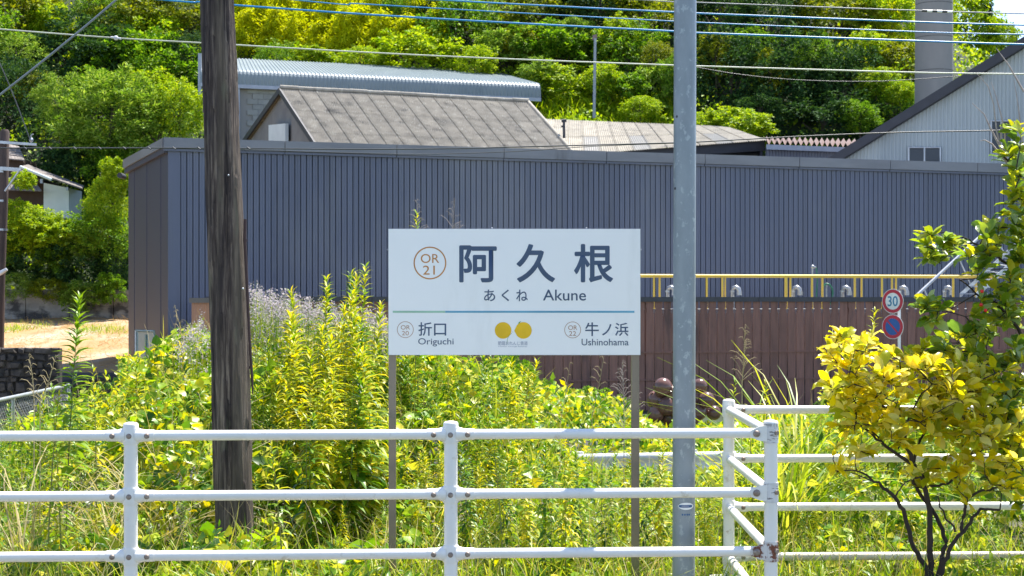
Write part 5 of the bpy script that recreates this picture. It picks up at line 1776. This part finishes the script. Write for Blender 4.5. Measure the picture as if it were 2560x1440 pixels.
# oval sticker and marks wrapped on the pole
def on_pole(px, py, r=.0785):
    c = P(lerp(1713, 1709, py / 1440), py, 10.2)
    dx = (px - (lerp(1713, 1709, py / 1440))) / F * 10.12
    a = math.asin(max(-.99, min(.99, dx / r)))
    return Vector((c.x + r * math.sin(a), 10.2 - r * math.cos(a), c.z * 0 + CZ + (HY - py) / F * 10.12))


def wrapped_oval(cx, cy, rx, ry, r, mat, parent, name, ymin=-1, ymax=1):
    rings = 4; seg = 28
    vv = [on_pole(cx, cy, r)]; ff = []
    for j in range(1, rings + 1):
        for k in range(seg):
            t = 2 * math.pi * k / seg
            vv.append(on_pole(cx + rx * j / rings * math.cos(t), cy + ry * max(ymin, min(ymax, math.sin(t) * j / rings)), r))
    for k in range(seg):
        ff.append((0, 1 + k, 1 + (k + 1) % seg))
        for j in range(rings - 1):
            a = 1 + j * seg
            ff.append((a + k, a + seg + k, a + seg + (k + 1) % seg, a + (k + 1) % seg))
    return part(name, MB().add(vv, ff), mat, parent)


stk = wrapped_oval(1712, 1266, 19, 9, .0785, M['board_white'], gpo, 'oval_sticker')
wrapped_oval(1711, 1266, 17, 7.5, .0790, M['sticker_blue'], stk, 'blue_band', -.45, .45)
wrapped_oval(1710, 1266, 10, 1.8, .0794, M['ink_faint'], stk, 'faint_lettering')
for dx in (-8, -2, 4, 9):
    wrapped_oval(1711 + dx, 1287, 2.2, 2.5, .0785, M['sticker_blue'], gpo, 'faint_mark')
for (px, py) in ((1690, 290), (1686, 470)):
    wrapped_oval(px, py, 2, 3.5, .0785, M['dark_trim'], gpo, 'plug_hole')


def wood_pole():
    keys_y = [-260, 0, 345, 700, 1060, 1330, 1470]
    keys_x = [536, 543, 556, 571, 580, 588, 592]
    keys_r = [38, 40, 43, 46.5, 47, 49, 50]
    seg, rows = 72, 260
    V = np.zeros((rows + 1, seg, 3))
    for i in range(rows + 1):
        py = lerp(-260, 1470, i / rows)
        c = P(np.interp(py, keys_y, keys_x), py, 12.0)
        R = np.interp(py, keys_y, keys_r) / F * 12
        for k in range(seg):
            a = 2 * math.pi * k / seg
            ca, sa = math.cos(a), math.sin(a)
            q = Vector((ca * 1.6, sa * 1.6, c.z * .16))
            n1 = noise.noise(q * 1.0)                       # overall facets
            n2 = noise.noise(Vector((ca * 5, sa * 5, c.z * .35 + 7)))
            n3 = noise.noise(Vector((ca * 14, sa * 14, c.z * .55 + 31)))
            crack = -max(0, .12 - abs(n2)) / .12 * .055 * (1 if noise.noise(Vector((ca * 2, sa * 2, c.z * .8))) > -.15 else .25)
            flake = .05 if noise.noise(Vector((ca * 3.2, sa * 3.2, c.z * 1.1 + 3))) > .18 else 0
            r = R * (1 + .07 * n1 + .05 * n3 + crack * 1.3 + flake * 1.5 - .03)
            V[i, k] = (c.x + ca * r, 12.0 + sa * r, c.z)
    idx = np.arange(rows * seg).reshape(rows, seg)
    a = idx; b_ = np.roll(idx, -1, 1)
    Fq = np.stack([a, a + seg, b_ + seg, b_], -1).reshape(-1, 4)
    root = thing('wooden_pole', (P(590, 0, 12).x, 12, 0), 'old cracked and weathered wooden utility pole standing in the weeds left of the station board', 'utility pole')
    me = raw_mesh('shaft', V.reshape(-1, 3) - np.array(root.location), Fq, M['wood_pole'], False)
    link('shaft', me, root)
    pts = [P(613, 548, 11.93), P(612, 600, 11.93), P(617, 700, 11.93), P(624, 850, 11.93), P(630, 940, 11.93), P(632, 985, 11.93)]
    part('earth_rod', MB().tube(pts, [.013, .013, .012, .011, .011, .006], 8), M['rod'], root)
    part('rod_clip', MB().tube([P(613, 598, 11.93), P(613, 604, 11.93)], .017, 8).tube([P(627, 915, 11.93), P(627, 922, 11.93)], .016, 8), M['rod'], root)
    part('nail', MB().ball(P(571, 438, 11.86), .008, 8, 6).ball(P(607, 722, 11.87), .010, 8, 6), M['steel'], root)


wood_pole()

# ------------------------------------------------------------------ wires
def wire(pts, Y, r, mat, label, name='overhead_wire', grp='overhead wires'):
    w = [P(x, y, Y) for x, y in pts]
    # smooth resample (Catmull-Rom)
    out = []
    for i in range(len(w) - 1):
        p0, p1, p2, p3 = w[max(i - 1, 0)], w[i], w[i + 1], w[min(i + 2, len(w) - 1)]
        for k in range(8):
            t = k / 8
            out.append(.5 * ((2 * p1) + (p2 - p0) * t + (2 * p0 - 5 * p1 + 4 * p2 - p3) * t * t + (3 * p1 - p0 - 3 * p2 + p3) * t ** 3))
    out.append(w[-1])
    t_ = thing(name, out[0], label, 'wire', grp)
    part('cable', MB().tube(out, r, 8), mat, t_)
    return t_


wire([(-500, -90), (380, -3), (500, 5), (590, 13), (900, 35), (1237, 55), (1680, 78), (1742, 82), (2287, 102), (2560, 111), (3100, 122)], 14, .0090, M['wire_blue'], 'lowest of the parallel blue wires, the thickest one')
wire([(-500, -130), (740, 0), (900, 9.5), (1237, 29), (1680, 53), (1742, 56), (2287, 79), (2560, 86), (3100, 94)], 14.3, .0060, M['wire_blue'], 'second lowest of the parallel blue wires, a thin one')
wire([(-500, -150), (500, -38), (1107, 0), (1400, 16), (1680, 30), (1742, 33), (2287, 54.5), (2560, 62.6), (3100, 74)], 14.6, .0085, M['wire_blue'], 'third of the parallel blue wires from the bottom')
w4 = wire([(-500, -150), (800, -50), (1607, 0), (1742, 6), (2287, 26), (2560, 34), (3100, 48)], 14.9, .0060, M['wire_grey'], 'topmost grey wire carrying a black and white striped sleeve before the chimney')
for k in range(6):
    a, c = P(2305 + k * 12.5, 26.6 + k * .5, 14.9), P(2305 + (k + 1) * 12.5, 27.0 + k * .5, 14.9)
    part('sleeve_band', MB().tube([a, c], .013, 8), M['wire_dark'] if k % 2 == 0 else M['board_white'], w4)
w5 = wire([(-500, 34), (0, 73), (290, 95), (500, 107), (900, 130), (1237, 146), (1680, 163), (1742, 165), (2287, 181), (2560, 185), (3100, 192)], 13.5, .0068, M['wire_pale'], 'pale wire running across the whole picture with a small white ball')
part('spacer_ball', MB().ball(P(290, 95, 13.5), .022, 12, 8), M['white_pole'], w5)
part('tie', MB().tube([P(277, 93, 13.5), P(303, 97, 13.5)], .010, 8), M['white_pole'], w5)
wire([(1690, 160), (1742, 168), (1850, 186), (2000, 200), (2200, 203), (2400, 190)], 30, .008, M['wire_dark'], 'faint thin wire sagging in front of the dark trees')
w6 = wire([(-500, 372), (0, 370), (500, 370), (600, 371), (900, 373), (1150, 371), (1300, 367), (1500, 362), (1680, 357), (1742, 355), (2000, 341), (2250, 331), (2560, 324), (3100, 300)], 16, .0072, M['wire_dark'], 'black twisted cable running across the top edge of the warehouse')
for px in range(60, 640, 62):
    part('tie', MB().tube([P(px, 368, 16), P(px + 7, 373, 15.98)], .008, 6), M['wire_dark'], w6)
wire([(600, 373), (760, 379), (950, 384), (1090, 385), (1300, 378), (1480, 366), (1690, 358)], 16.2, .0042, M['wire_dark'], 'slack thin cable hanging just below the twisted black cable')
wire([(-300, 470), (0, 237), (145, 122), (290, 0), (500, -190)], 13, .0095, M['wire_grey'], 'thick grey wire slanting up across the top left corner')
wire([(-200, -200), (-60, 40), (0, 160), (40, 255), (76, 352)], 45, .016, M['wire_dark'], 'thin dark wire dropping to the crossarm of the service pole')

# ------------------------------------------------------------------ station name board
SY = 11.0
sb = thing('station_board', (P(1286, 0, SY).x, SY, 0), 'white station name board with large dark blue characters on two steel posts', 'station sign')
bd = part('board', MB().box((P(972, 0, SY).x, SY - .025, P(0, 887, SY).z), (P(1600, 0, SY).x, SY + .02, P(0, 573, SY).z)), M['board_face'], sb)
part('board_rim', MB().box((P(971.3, 0, SY).x, SY - .020, P(0, 887.8, SY).z), (P(1600.7, 0, SY).x, SY + .0195, P(0, 572.2, SY).z)), M['galv_trim'], sb)
for (x0, x1) in ((971, 989), (1579, 1599)):
    part('post', MB().box((P(x0, 0, SY).x, SY + .0205, -.02), (P(x1, 0, SY).x, SY + .055, P(0, 600, SY).z)), M['sign_post'], sb)
for (px, py) in ((969, 624), (1602, 624), (1230, 570), (1466, 570)):
    part('screw', MB().ball(P(px, py, SY - .005), .006, 8, 6), M['steel'], sb)
FY = SY - .0255
pl = lambda a, e: P(a, e, FY) + Vector((0, -.0003, 0))
X_, Z_, N_ = Vector((1, 0, 0)), Vector((0, 0, 1)), Vector((0, -1, 0))
for ch_, bx in (('阿', (1148, 613, 1242, 706)), ('久', (1291, 610, 1388, 706)), ('根', (1435, 610, 1533, 706))):
    put_text('kanji', ch_, bx, M['ink'], bd, pl, off=.020)
for ch_, bx in (('あ', (1210, 724, 1238, 753)), ('く', (1254, 724, 1273, 753)), ('ね', (1290.5, 724, 1319.5, 753))):
    put_text('kana', ch_, bx, M['ink'], bd, pl, off=.010)
put_text('romaji', 'Akune', (1357.5, 724, 1465, 751.5), M['ink'], bd, pl, off=.006)
for ch_, bx in (('折', (1046, 805.5, 1080, 839.5)), ('口', (1085, 809, 1115.5, 839)), ('牛', (1463, 806, 1497, 840.5)), ('ノ', (1505, 810, 1528.5, 838.5)), ('浜', (1537.5, 807, 1571, 840))):
    put_text('kanji', ch_, bx, M['ink'], bd, pl, off=.010)
put_text('romaji', 'Origuchi', (1045.5, 845.5, 1134, 866), M['ink'], bd, pl, off=.004)
put_text('romaji', 'Ushinohama', (1454, 847, 1571.5, 863.5), M['ink'], bd, pl, off=.004)
for (cx_, cy_, r, st_, tx, b1, b2, mt) in ((1074.8, 657.5, 41, 3.1, '21', (1052, 635, 1098, 657.5), (1057.5, 664, 1087, 686.5), 'ink_orange'),
                                         (1013.3, 824.1, 20.7, 1.35, '20', (1002, 813, 1025, 824), (1004.7, 827.5, 1022, 838.3), 'ink_thin'),
                                         (1431.6, 824.8, 20.7, 1.35, '22', (1420.5, 813.5, 1443, 824.8), (1422.8, 828, 1440.2, 839.3), 'ink_thin')):
    c = P(cx_, cy_, FY); k = FY / F
    part('station_ring', disc(c, r * k, X_, Z_, N_, .0006, r2=(r - st_) * k), M[mt], bd)
    put_text('station_code', 'OR', b1, M[mt], bd, pl, off=.0)
    put_text('station_code', tx, b2, M[mt], bd, pl, off=.0)
for (x0, x1, mt) in ((982, 1113, 'band_green'), (1113.2, 1586, 'band_blue')):
    part('line_band', MB().box((P(x0, 0, FY).x, FY - .0008, P(0, 782, FY).z), (P(x1, 0, FY).x, FY, P(0, 777, FY).z)), M[mt], bd)
k = FY / F
part('logo_fruit', disc(P(1257.7, 826, FY), 20.7 * k, X_, Z_, N_, .0006), M['logo_orange'], bd)
c = P(1308.5, 826, FY)
pts = [c + X_ * (20.8 * k * math.cos(t)) + Z_ * (20.8 * k * math.sin(t)) for t in np.linspace(-2.45, 2.45, 40)]
pts.append(P(1285.5, 827, FY))
part('logo_fruit', MB().prism(pts, (0, -.0006, 0)), M['logo_orange'], bd)
stm = [P(1279.5, 833, FY), P(1273, 838.5, FY), P(1269, 846, FY), P(1268, 860, FY)]
part('logo_stalk', MB().tube([q + Vector((0, 0, 0)) for q in stm], [.0012, .0010, .0012, .0010], 6), M['logo_green'], bd)
part('logo_stalk', MB().ball(P(1282, 830, FY), .0024, 8, 6), M['logo_green'], bd)
part('logo_leaf', MB().prism([P(1295, 811, FY), P(1297, 805, FY), P(1303, 803, FY), P(1299, 808, FY)], (0, -.0009, 0)), M['logo_green'], bd)
put_text('logo_lettering', '肥薩おれんじ鉄道', (1245, 853, 1319, 863), M['ink_faint'], bd, pl, off=-.002)
put_text('logo_lettering', 'Hisatsu Orange Railway', (1246, 864.8, 1318, 868), M['ink_faint'], bd, pl, off=-.004)

# ------------------------------------------------------------------ white pipe fence
pfn = thing('pipe_fence', (P(1127, 0, 9.21).x, 9.21, 0), 'white painted steel pipe fence with bolted brackets turning a corner in front of the weeds', 'pipe fence')
RZ = [1.381, 1.011, .643, .265]
PT = [P(-1273, 0, 8.95), P(-473, 0, 9.03), P(327, 0, 9.12), P(1127, 0, 9.21), P(1927, 0, 9.30)]
BP_ = [P(1822, 0, 11.3), P(2625, 0, 11.37), P(3140, 0, 11.42)]
PR_ = .0415
pm_ = MB().tube([(0, 0, -.05), (0, 0, 1.435)], PR_, 28).mesh('post', M['fence_white'])
cm = MB().tube([(0, 0, 1.425), (0, 0, 1.448), (0, 0, 1.458), (0, 0, 1.464)], [.0465, .0465, .041, .018], 28).mesh('cap', M['fence_white'])
allposts = []
for p in PT + BP_:
    o = link('post', pm_, pfn, Vector((p.x, p.y, 0)) - pfn.location)
    link('cap', cm, o)
    allposts.append(o)


def seam_tube(A_, B_, r, mat, name='rail'):
    return part(name, MB().tube([A_, B_], r, 24), mat, pfn)


def bracket(p, z, dirs, mat=None, H=.052):
    """sleeve round a post with tapered arms along dirs and round bolts on the platform side"""
    mat = mat or M['fence_white']
    b_ = MB()
    b_.tube([(p.x, p.y, z - H), (p.x, p.y, z - H + .008), (p.x, p.y, z + H - .008), (p.x, p.y, z + H)], [.047, .0495, .0495, .047], 28)
    for d in dirs:
        a = Vector((p.x, p.y, z))
        b_.tube([a + d * .030, a + d * .055, a + d * .08, a + d * .145], [.046, .044, .0365, .0355], 20)
    o = part('bracket', b_, mat, pfn)
    f_ = Vector((0, -1, 0))
    if len(dirs) == 2 and abs(dirs[0].dot(dirs[1])) > .9:
        bt = [Vector((p.x, p.y, z)) + f_ * .048] + [Vector((p.x, p.y, z)) + d * .105 + f_ * .034 for d in dirs]
    else:
        bt = []
        for d in dirs:
            s_ = Vector((d.y, -d.x, 0))
            if s_.y > 0: s_ = -s_
            bt.append(Vector((p.x, p.y, z)) + d * .105 + s_ * .034)
        bt.append(Vector((p.x + .040, p.y - .027, z)))
    for q in bt:
        sd = (q - Vector((p.x, p.y, z)))
        best = f_
        bo = part('bolt', MB().tube([q - best * .004, q + best * .004, q + best * .008], [.0165, .0165, .009], 14), M['bolt'], o)
    return o


def unit(a, c):
    d = Vector((c.x - a.x, c.y - a.y, 0)); return d.normalized()


for i, p in enumerate(PT):
    if i == 0: continue
    dl_ = unit(p, PT[i - 1])
    dr_ = unit(p, PT[i + 1]) if i + 1 < len(PT) else None
    for k_, z in enumerate(RZ):
        if dr_:
            bracket(p, z, [dl_, dr_])
        seam_tube(Vector((PT[i - 1].x, PT[i - 1].y, z)) - dl_ * .06, Vector((p.x, p.y, z)) + dl_ * .06, .0315, M['fence_white'])
corner, rear = PT[-1], BP_[0]
dsd = unit(corner, rear)
for k_, z in enumerate(RZ):
    mt = M['fence_rust'] if k_ == 2 else M['fence_flake']
    # corner: flat lug with bolt, sleeve
    b_ = MB()
    b_.tube([(corner.x, corner.y, z - .062), (corner.x, corner.y, z + .062)], .0465, 28)
    o = part('bracket', b_, mt, pfn)
    dl_ = unit(corner, PT[-2])
    a = Vector((corner.x, corner.y, z))
    poly = [a + dl_ * .03 + Vector((0, -.036, .05)), a + dl_ * .075 + Vector((0, -.036, .045)), a + dl_ * .128 + Vector((0, -.036, .022)), a + dl_ * .135 + Vector((0, -.036, 0)),
            a + dl_ * .128 + Vector((0, -.036, -.024)), a + dl_ * .075 + Vector((0, -.036, -.046)), a + dl_ * .03 + Vector((0, -.036, -.05))]
    part('lug', MB().prism(poly, (0, .010, 0)), mt if k_ == 2 else M['fence_white'], o)
    part('bolt', MB().tube([a + dl_ * .095 + Vector((0, -.036, 0)), a + dl_ * .095 + Vector((0, -.046, 0)), a + dl_ * .095 + Vector((0, -.051, 0))], [.023, .021, .010], 14), M['bolt'], o)
    part('bolt', MB().tube([a + Vector((.026, -.038, .004)), a + Vector((.034, -.050, .004))], .014, 12), M['bolt'], o)
    bracket(rear, z, [unit(rear, BP_[1])])
    seam_tube(Vector((corner.x, corner.y, z)) + dsd * .05, Vector((rear.x, rear.y, z)) - dsd * .05, .0315, M['fence_white'], 'side_rail')
    for i in range(2):
        seam_tube(Vector((BP_[i].x, BP_[i].y, z)) + unit(BP_[i], BP_[i + 1]) * .06, Vector((BP_[i + 1].x, BP_[i + 1].y, z)) - unit(BP_[i], BP_[i + 1]) * .06, .0315,
                  M['rail_dirty'] if k_ == 3 else M['fence_white'], 'rear_rail')
    bracket(BP_[1], z, [unit(BP_[1], BP_[0]), unit(BP_[1], BP_[2])])
cb = MB()
cb.box((rear.x - .14, rear.y - .12, -.02), (rear.x + .12, rear.y + .12, .11))
part('footing', cb, M['concrete_slab'], pfn)

# ------------------------------------------------------------------ citrus trees
def citrus(root, segs, tips, leaf_mat, nmax_parts, seed, lsize=.095, twig_r=.003, Y0=10.35, per=(6, 10), bark=None):
    """segs: list of polylines [(px,py,dY)], radii; tips: list of 3D points where a rosette of leaves grows"""
    r = np.random.default_rng(seed)
    allpts = []
    for (poly, r0, r1) in segs:
        pts = [P(x, y, Y0 + dy) for x, y, dy in poly]
        # refine with wobble
        fine = []
        for i in range(len(pts) - 1):
            for k in range(4):
                q = pts[i].lerp(pts[i + 1], k / 4)
                if k: q += Vector(r.normal(size=3) * .006)
                fine.append(q)
        fine.append(pts[-1])
        m_ = len(fine)
        part('branch', MB().tube(fine, [lerp(r0, r1, i / (m_ - 1)) for i in range(m_)], 9, wob=.12), bark or M['bark'], root)
        allpts += fine
    AP = np.array([tuple(q) for q in allpts])
    tw = MB()
    P_, Yd, Zn, S = [], [], [], []
    for tp in tips:
        tp = np.array(tp)
        dd_ = np.linalg.norm(AP - tp, axis=1) + 1.2 * np.maximum(0, AP[:, 2] - tp[2])
        bi = int(dd_.argmin()); b0 = Vector(AP[bi]); tpv = Vector(tp)
        mid = b0.lerp(tpv, .5) + Vector(r.normal(size=3) * .02) + Vector((0, 0, -.015))
        tw.tube([b0, mid, tpv], [twig_r * 1.8, twig_r * 1.2, twig_r * .7], 5, caps=False)
        AP = np.vstack([AP, np.array([tuple(mid), tuple(tpv)])])
        ax = Vector(tpv - mid).normalized()
        m_ = int(r.integers(per[0], per[1]))
        for k in range(m_):
            back_ = r.uniform(0, .07)
            base_ = tpv - ax * back_
            d = nrm((r.normal(size=(1, 3)) * np.array([1, 1, .55]) + np.array([0, 0, .25]) + np.array(ax) * .6))[0]
            P_.append(tuple(base_)); Yd.append(d)
            Zn.append(nrm(np.array([[.2, -.05, 1.0]]) + r.normal(size=(1, 3)) * .45)[0])
            S.append(lsize * r.uniform(.6, 1.2))
    tag(part('twigs', tw, bark or M['bark'], root), kind='stuff')
    P_ = np.array(P_); Yd = np.array(Yd); Zn = np.array(Zn); S = np.array(S)
    order = np.argsort(-S)
    big, rest = order[:nmax_parts], order[nmax_parts:]
    lm = [raw_mesh('leaf', *T_oval(.46 + .05 * q, .06 + .10 * q), leaf_mat) for q in range(3)]
    for i in big:
        y = Vector(Yd[i]).normalized(); x = y.cross(Vector(Zn[i])).normalized(); z = x.cross(y)
        o = link('leaf', random.choice(LV[leaf_mat.name]) if leaf_mat.name in LV else lm[i % 3], root)
        o.matrix_local = Matrix.Translation(Vector(P_[i]) - root.location) @ Matrix((x, y, z)).transposed().to_4x4() @ Matrix.Scale(float(S[i]), 4)
    if len(rest):
        V_, F_ = scatter(T_oval(.5, .12), P_[rest], Yd[rest], Zn[rest], S[rest])
        tag(link('foliage', raw_mesh('foliage', V_ - np.array(root.location), F_, leaf_mat), root), kind='stuff')


# single leaves all share one mesh island, so give each of them its colour by object instead
def objleaf(name, cols, trans=.6):
    m, nt, out = new_mat(name)
    oi = nt.nodes.new("ShaderNodeObjectInfo")
    n = len(cols)
    col = ramp(nt, oi.outputs["Random"], [(i / (n - 1), c) for i, c in enumerate(cols)])
    b = nt.nodes.new("ShaderNodeBsdfPrincipled")
    b.inputs["Roughness"].default_value = .3
    b.inputs["Specular IOR Level"].default_value = .6
    nt.links.new(col, b.inputs["Base Color"])
    t = nt.nodes.new("ShaderNodeBsdfTranslucent")
    nt.links.new(mixc(nt, 1.0, col, (1.2, 1.15, .5), 'MULTIPLY'), t.inputs[0])
    ms = nt.nodes.new("ShaderNodeMixShader"); ms.inputs[0].default_value = trans
    nt.links.new(b.outputs[0], ms.inputs[1]); nt.links.new(t.outputs[0], ms.inputs[2]); nt.links.new(ms.outputs[0], out.inputs[0])
    return m


OY = objleaf('leaf_citrus_yellow_single', [(0.46, 0.48, 0.012), (0.74, 0.62, 0.008), (0.84, 0.68, 0.01), (0.84, 0.80, 0.32), (0.50, 0.52, 0.02), (0.28, 0.36, 0.02)])
OG = objleaf('leaf_citrus_green_single', [(0.08, 0.17, 0.02), (0.18, 0.29, 0.02), (0.32, 0.40, 0.02), (0.54, 0.50, 0.02), (0.13, 0.25, 0.05), (0.44, 0.52, 0.22)])
LV = {'leaf_citrus_yellow': [raw_mesh('leaf', *T_oval(.46 + .05 * q, .06 + .10 * q), OY) for q in range(3)],
      'leaf_citrus_green': [raw_mesh('leaf', *T_oval(.46 + .05 * q, .06 + .10 * q), OG) for q in range(3)]}

cy = thing('yellow_citrus', P(2330, 1440, 10.35), 'yellow-leaved citrus shrub with dark forked stems right of the pipe fence corner', 'citrus shrub')
segs = [
    ([(2322, 1470, 0), (2318, 1426, 0), (2286, 1373, -.03), (2261, 1286, -.05), (2237, 1243, -.08), (2201, 1212, -.1)], .020, .011),
    ([(2326, 1470, .03), (2325, 1426, .02), (2326, 1349, .02), (2325, 1286, .03), (2314, 1226, .02), (2300, 1180, .0)], .024, .017),
    ([(2300, 1185, 0), (2279, 1152, 0), (2262, 1090, -.02), (2248, 1040, -.04), (2228, 1022, -.05), (2195, 1005, -.05)], .017, .007),
    ([(2345, 1440, 0), (2355, 1390, 0), (2366, 1355, .03), (2340, 1290, .05), (2300, 1235, .08), (2282, 1200, .08)], .018, .012),
    ([(2346, 1450, -.02), (2356, 1420, -.02), (2377, 1366, -.04), (2419, 1314, -.06), (2451, 1272, -.08), (2500, 1275, -.1)], .019, .008),
    ([(2405, 1332, -.05), (2412, 1285, -.02), (2416, 1250, 0), (2445, 1230, .03), (2497, 1219, .05), (2570, 1215, .08)], .013, .006),
    ([(2290, 1165, .02), (2250, 1140, .05), (2208, 1110, .08), (2180, 1085, .1), (2130, 1050, .12), (2089, 1032, .15)], .014, .005),
    ([(2201, 1212, -.1), (2175, 1195, -.12), (2141, 1177, -.14), (2089, 1177, -.15)], .009, .004),
    ([(2285, 1155, 0), (2300, 1100, .1), (2330, 1050, .14), (2350, 1000, .16)], .011, .005),
    ([(2325, 1215, .03), (2370, 1210, .05), (2400, 1180, .1), (2460, 1120, .14)], .010, .005),
    ([(2258, 1075, -.02), (2290, 1010, -.1), (2330, 960, -.12)], .008, .004),
    ([(2388, 1330, -.05), (2362, 1290, -.02), (2345, 1240, .02)], .008, .005),
    ([(2208, 1110, .08), (2170, 1060, .0), (2140, 1010, -.08), (2120, 960, -.1)], .007, .003),
    ([(2237, 1243, -.08), (2255, 1215, -.1), (2275, 1200, -.1)], .006, .004),
]
tips = []
r_ = random.Random(5)
for i in range(150):        # dense head
    a = r_.uniform(0, 6.28); q = math.sqrt(r_.random())
    px_, py_ = 2238 + 178 * q * math.cos(a), 960 + 112 * q * math.sin(a)
    tips.append(P(px_, py_, 10.35 + r_.uniform(-.38, .38)))
for (px_, py_, n_, sx_, sy_) in ((2130, 1040, 7, 40, 30), (2400, 950, 12, 50, 45), (2250, 1070, 9, 110, 40), (2100, 1170, 3, 25, 20), (2170, 1150, 5, 50, 30), (2300, 1190, 6, 45, 20),
                                 (2380, 1070, 10, 90, 40), (2480, 1150, 8, 70, 40), (2420, 1230, 3, 50, 20), (2520, 1220, 4, 40, 25), (2090, 890, 6, 25, 40), (2150, 850, 9, 60, 25), (2400, 1040, 16, 90, 60), (2330, 1130, 12, 100, 50), (2480, 1000, 16, 80, 90), (2480, 1080, 14, 80, 60), (2430, 1180, 8, 90, 35), (2180, 1080, 8, 90, 40), (2250, 840, 7, 60, 20)):
    for _ in range(n_):
        tips.append(P(px_ + r_.uniform(-sx_, sx_), py_ + r_.uniform(-sy_, sy_), 10.35 + r_.uniform(-.3, .3)))
tips = [q for q in tips if not (2175 < CX + F * q.x / q.y < 2295 and HY - F * (q.z - CZ) / q.y < 880)]
citrus(cy, segs, tips, L['citrus_yellow'], 300, 21, .118)

cg = thing('green_citrus', P(2610, 1500, 10.9), 'taller green-leaved citrus tree reaching in along the right edge', 'citrus tree')
segs = [
    ([(2620, 1600, 0), (2600, 1300, 0), (2590, 1100, 0), (2585, 900, 0), (2580, 760, 0)], .035, .022),
    ([(2590, 1120, 0), (2540, 1040, -.1), (2500, 960, -.15), (2470, 900, -.2)], .016, .007),
    ([(2585, 900, 0), (2545, 820, -.05), (2500, 765, -.1), (2455, 745, -.15), (2400, 700, -.2)], .016, .005),
    ([(2580, 760, 0), (2560, 700, -.05), (2520, 660, -.1), (2470, 625, -.15), (2400, 590, -.2), (2335, 578, -.2)], .015, .003),
    ([(2580, 760, 0), (2575, 600, .05), (2560, 500, .05), (2530, 430, 0), (2500, 380, -.05)], .016, .006),
    ([(2600, 1300, 0), (2560, 1230, -.05), (2540, 1160, -.1), (2560, 1060, -.1)], .012, .006),
]
tips = []
for (px_, py_, n_, sx_, sy_) in ((2325, 610, 5, 22, 28), (2345, 650, 3, 30, 10), (2385, 620, 4, 25, 22), (2330, 745, 5, 28, 28), (2345, 790, 5, 25, 20), (2440, 660, 8, 40, 35),
                                 (2500, 600, 8, 45, 45), (2500, 720, 12, 50, 45), (2540, 500, 7, 25, 40), (2520, 390, 5, 20, 25), (2540, 440, 4, 15, 30), (2480, 810, 12, 50, 40),
                                 (2540, 860, 12, 30, 50), (2450, 880, 9, 40, 30), (2520, 960, 14, 45, 45), (2540, 1060, 12, 30, 40), (2480, 1040, 8, 50, 30), (2545, 1140, 8, 25, 30), (2540, 330, 3, 15, 20), (2550, 640, 8, 20, 60), (2400, 830, 4, 30, 20), (2370, 870, 3, 20, 20), (2500, 1200, 9, 55, 50), (2550, 1250, 5, 20, 60), (2420, 980, 8, 60, 60), (2380, 900, 6, 50, 40), (2560, 560, 6, 15, 60), (2545, 750, 8, 30, 50)):
    for _ in range(n_):
        tips.append(P(px_ + r_.uniform(-sx_, sx_), py_ + r_.uniform(-sy_, sy_), 10.75 + r_.uniform(-.35, .3)))
citrus(cg, segs, tips, L['citrus_green'], 300, 33, .122, Y0=10.9, per=(7, 12))
for (px_, py_) in ((2453, 762), (2464, 776), (2462, 942), (2455, 728)):
    part('red_fruit', MB().ball(P(px_, py_, 10.4), .013, 10, 8), M['redflower'], cg)
# bare twigs of the same tree
for i, poly in enumerate(([(2510, 400, 0), (2492, 330, 0), (2484, 260, 0), (2470, 215, -.03), (2440, 182, -.05)], [(2500, 365, 0), (2506, 300, -.02), (2490, 240, 0), (2478, 205, .02)],
                          [(2504, 375, 0), (2476, 320, .03), (2460, 285, .03), (2430, 258, .05)], [(2510, 395, 0), (2512, 330, .02), (2500, 275, .04)],
                          [(2395, 625, -.1), (2360, 600, -.15), (2335, 580, -.2), (2320, 572, -.2)], [(2520, 410, 0), (2480, 360, .06), (2462, 350, .08), (2450, 352, .1)],
                          [(2560, 230, .1), (2520, 160, .1), (2490, 120, .12)], [(2560, 390, 0), (2545, 260, .05), (2535, 200, .07)])):
    part('bare_twig', MB().tube([P(x, y, 10.9 + dy) for x, y, dy in poly], [lerp(.008, .0018, j / (len(poly) - 1)) for j in range(len(poly))], 6, wob=.1), M['deadwood'], cg)
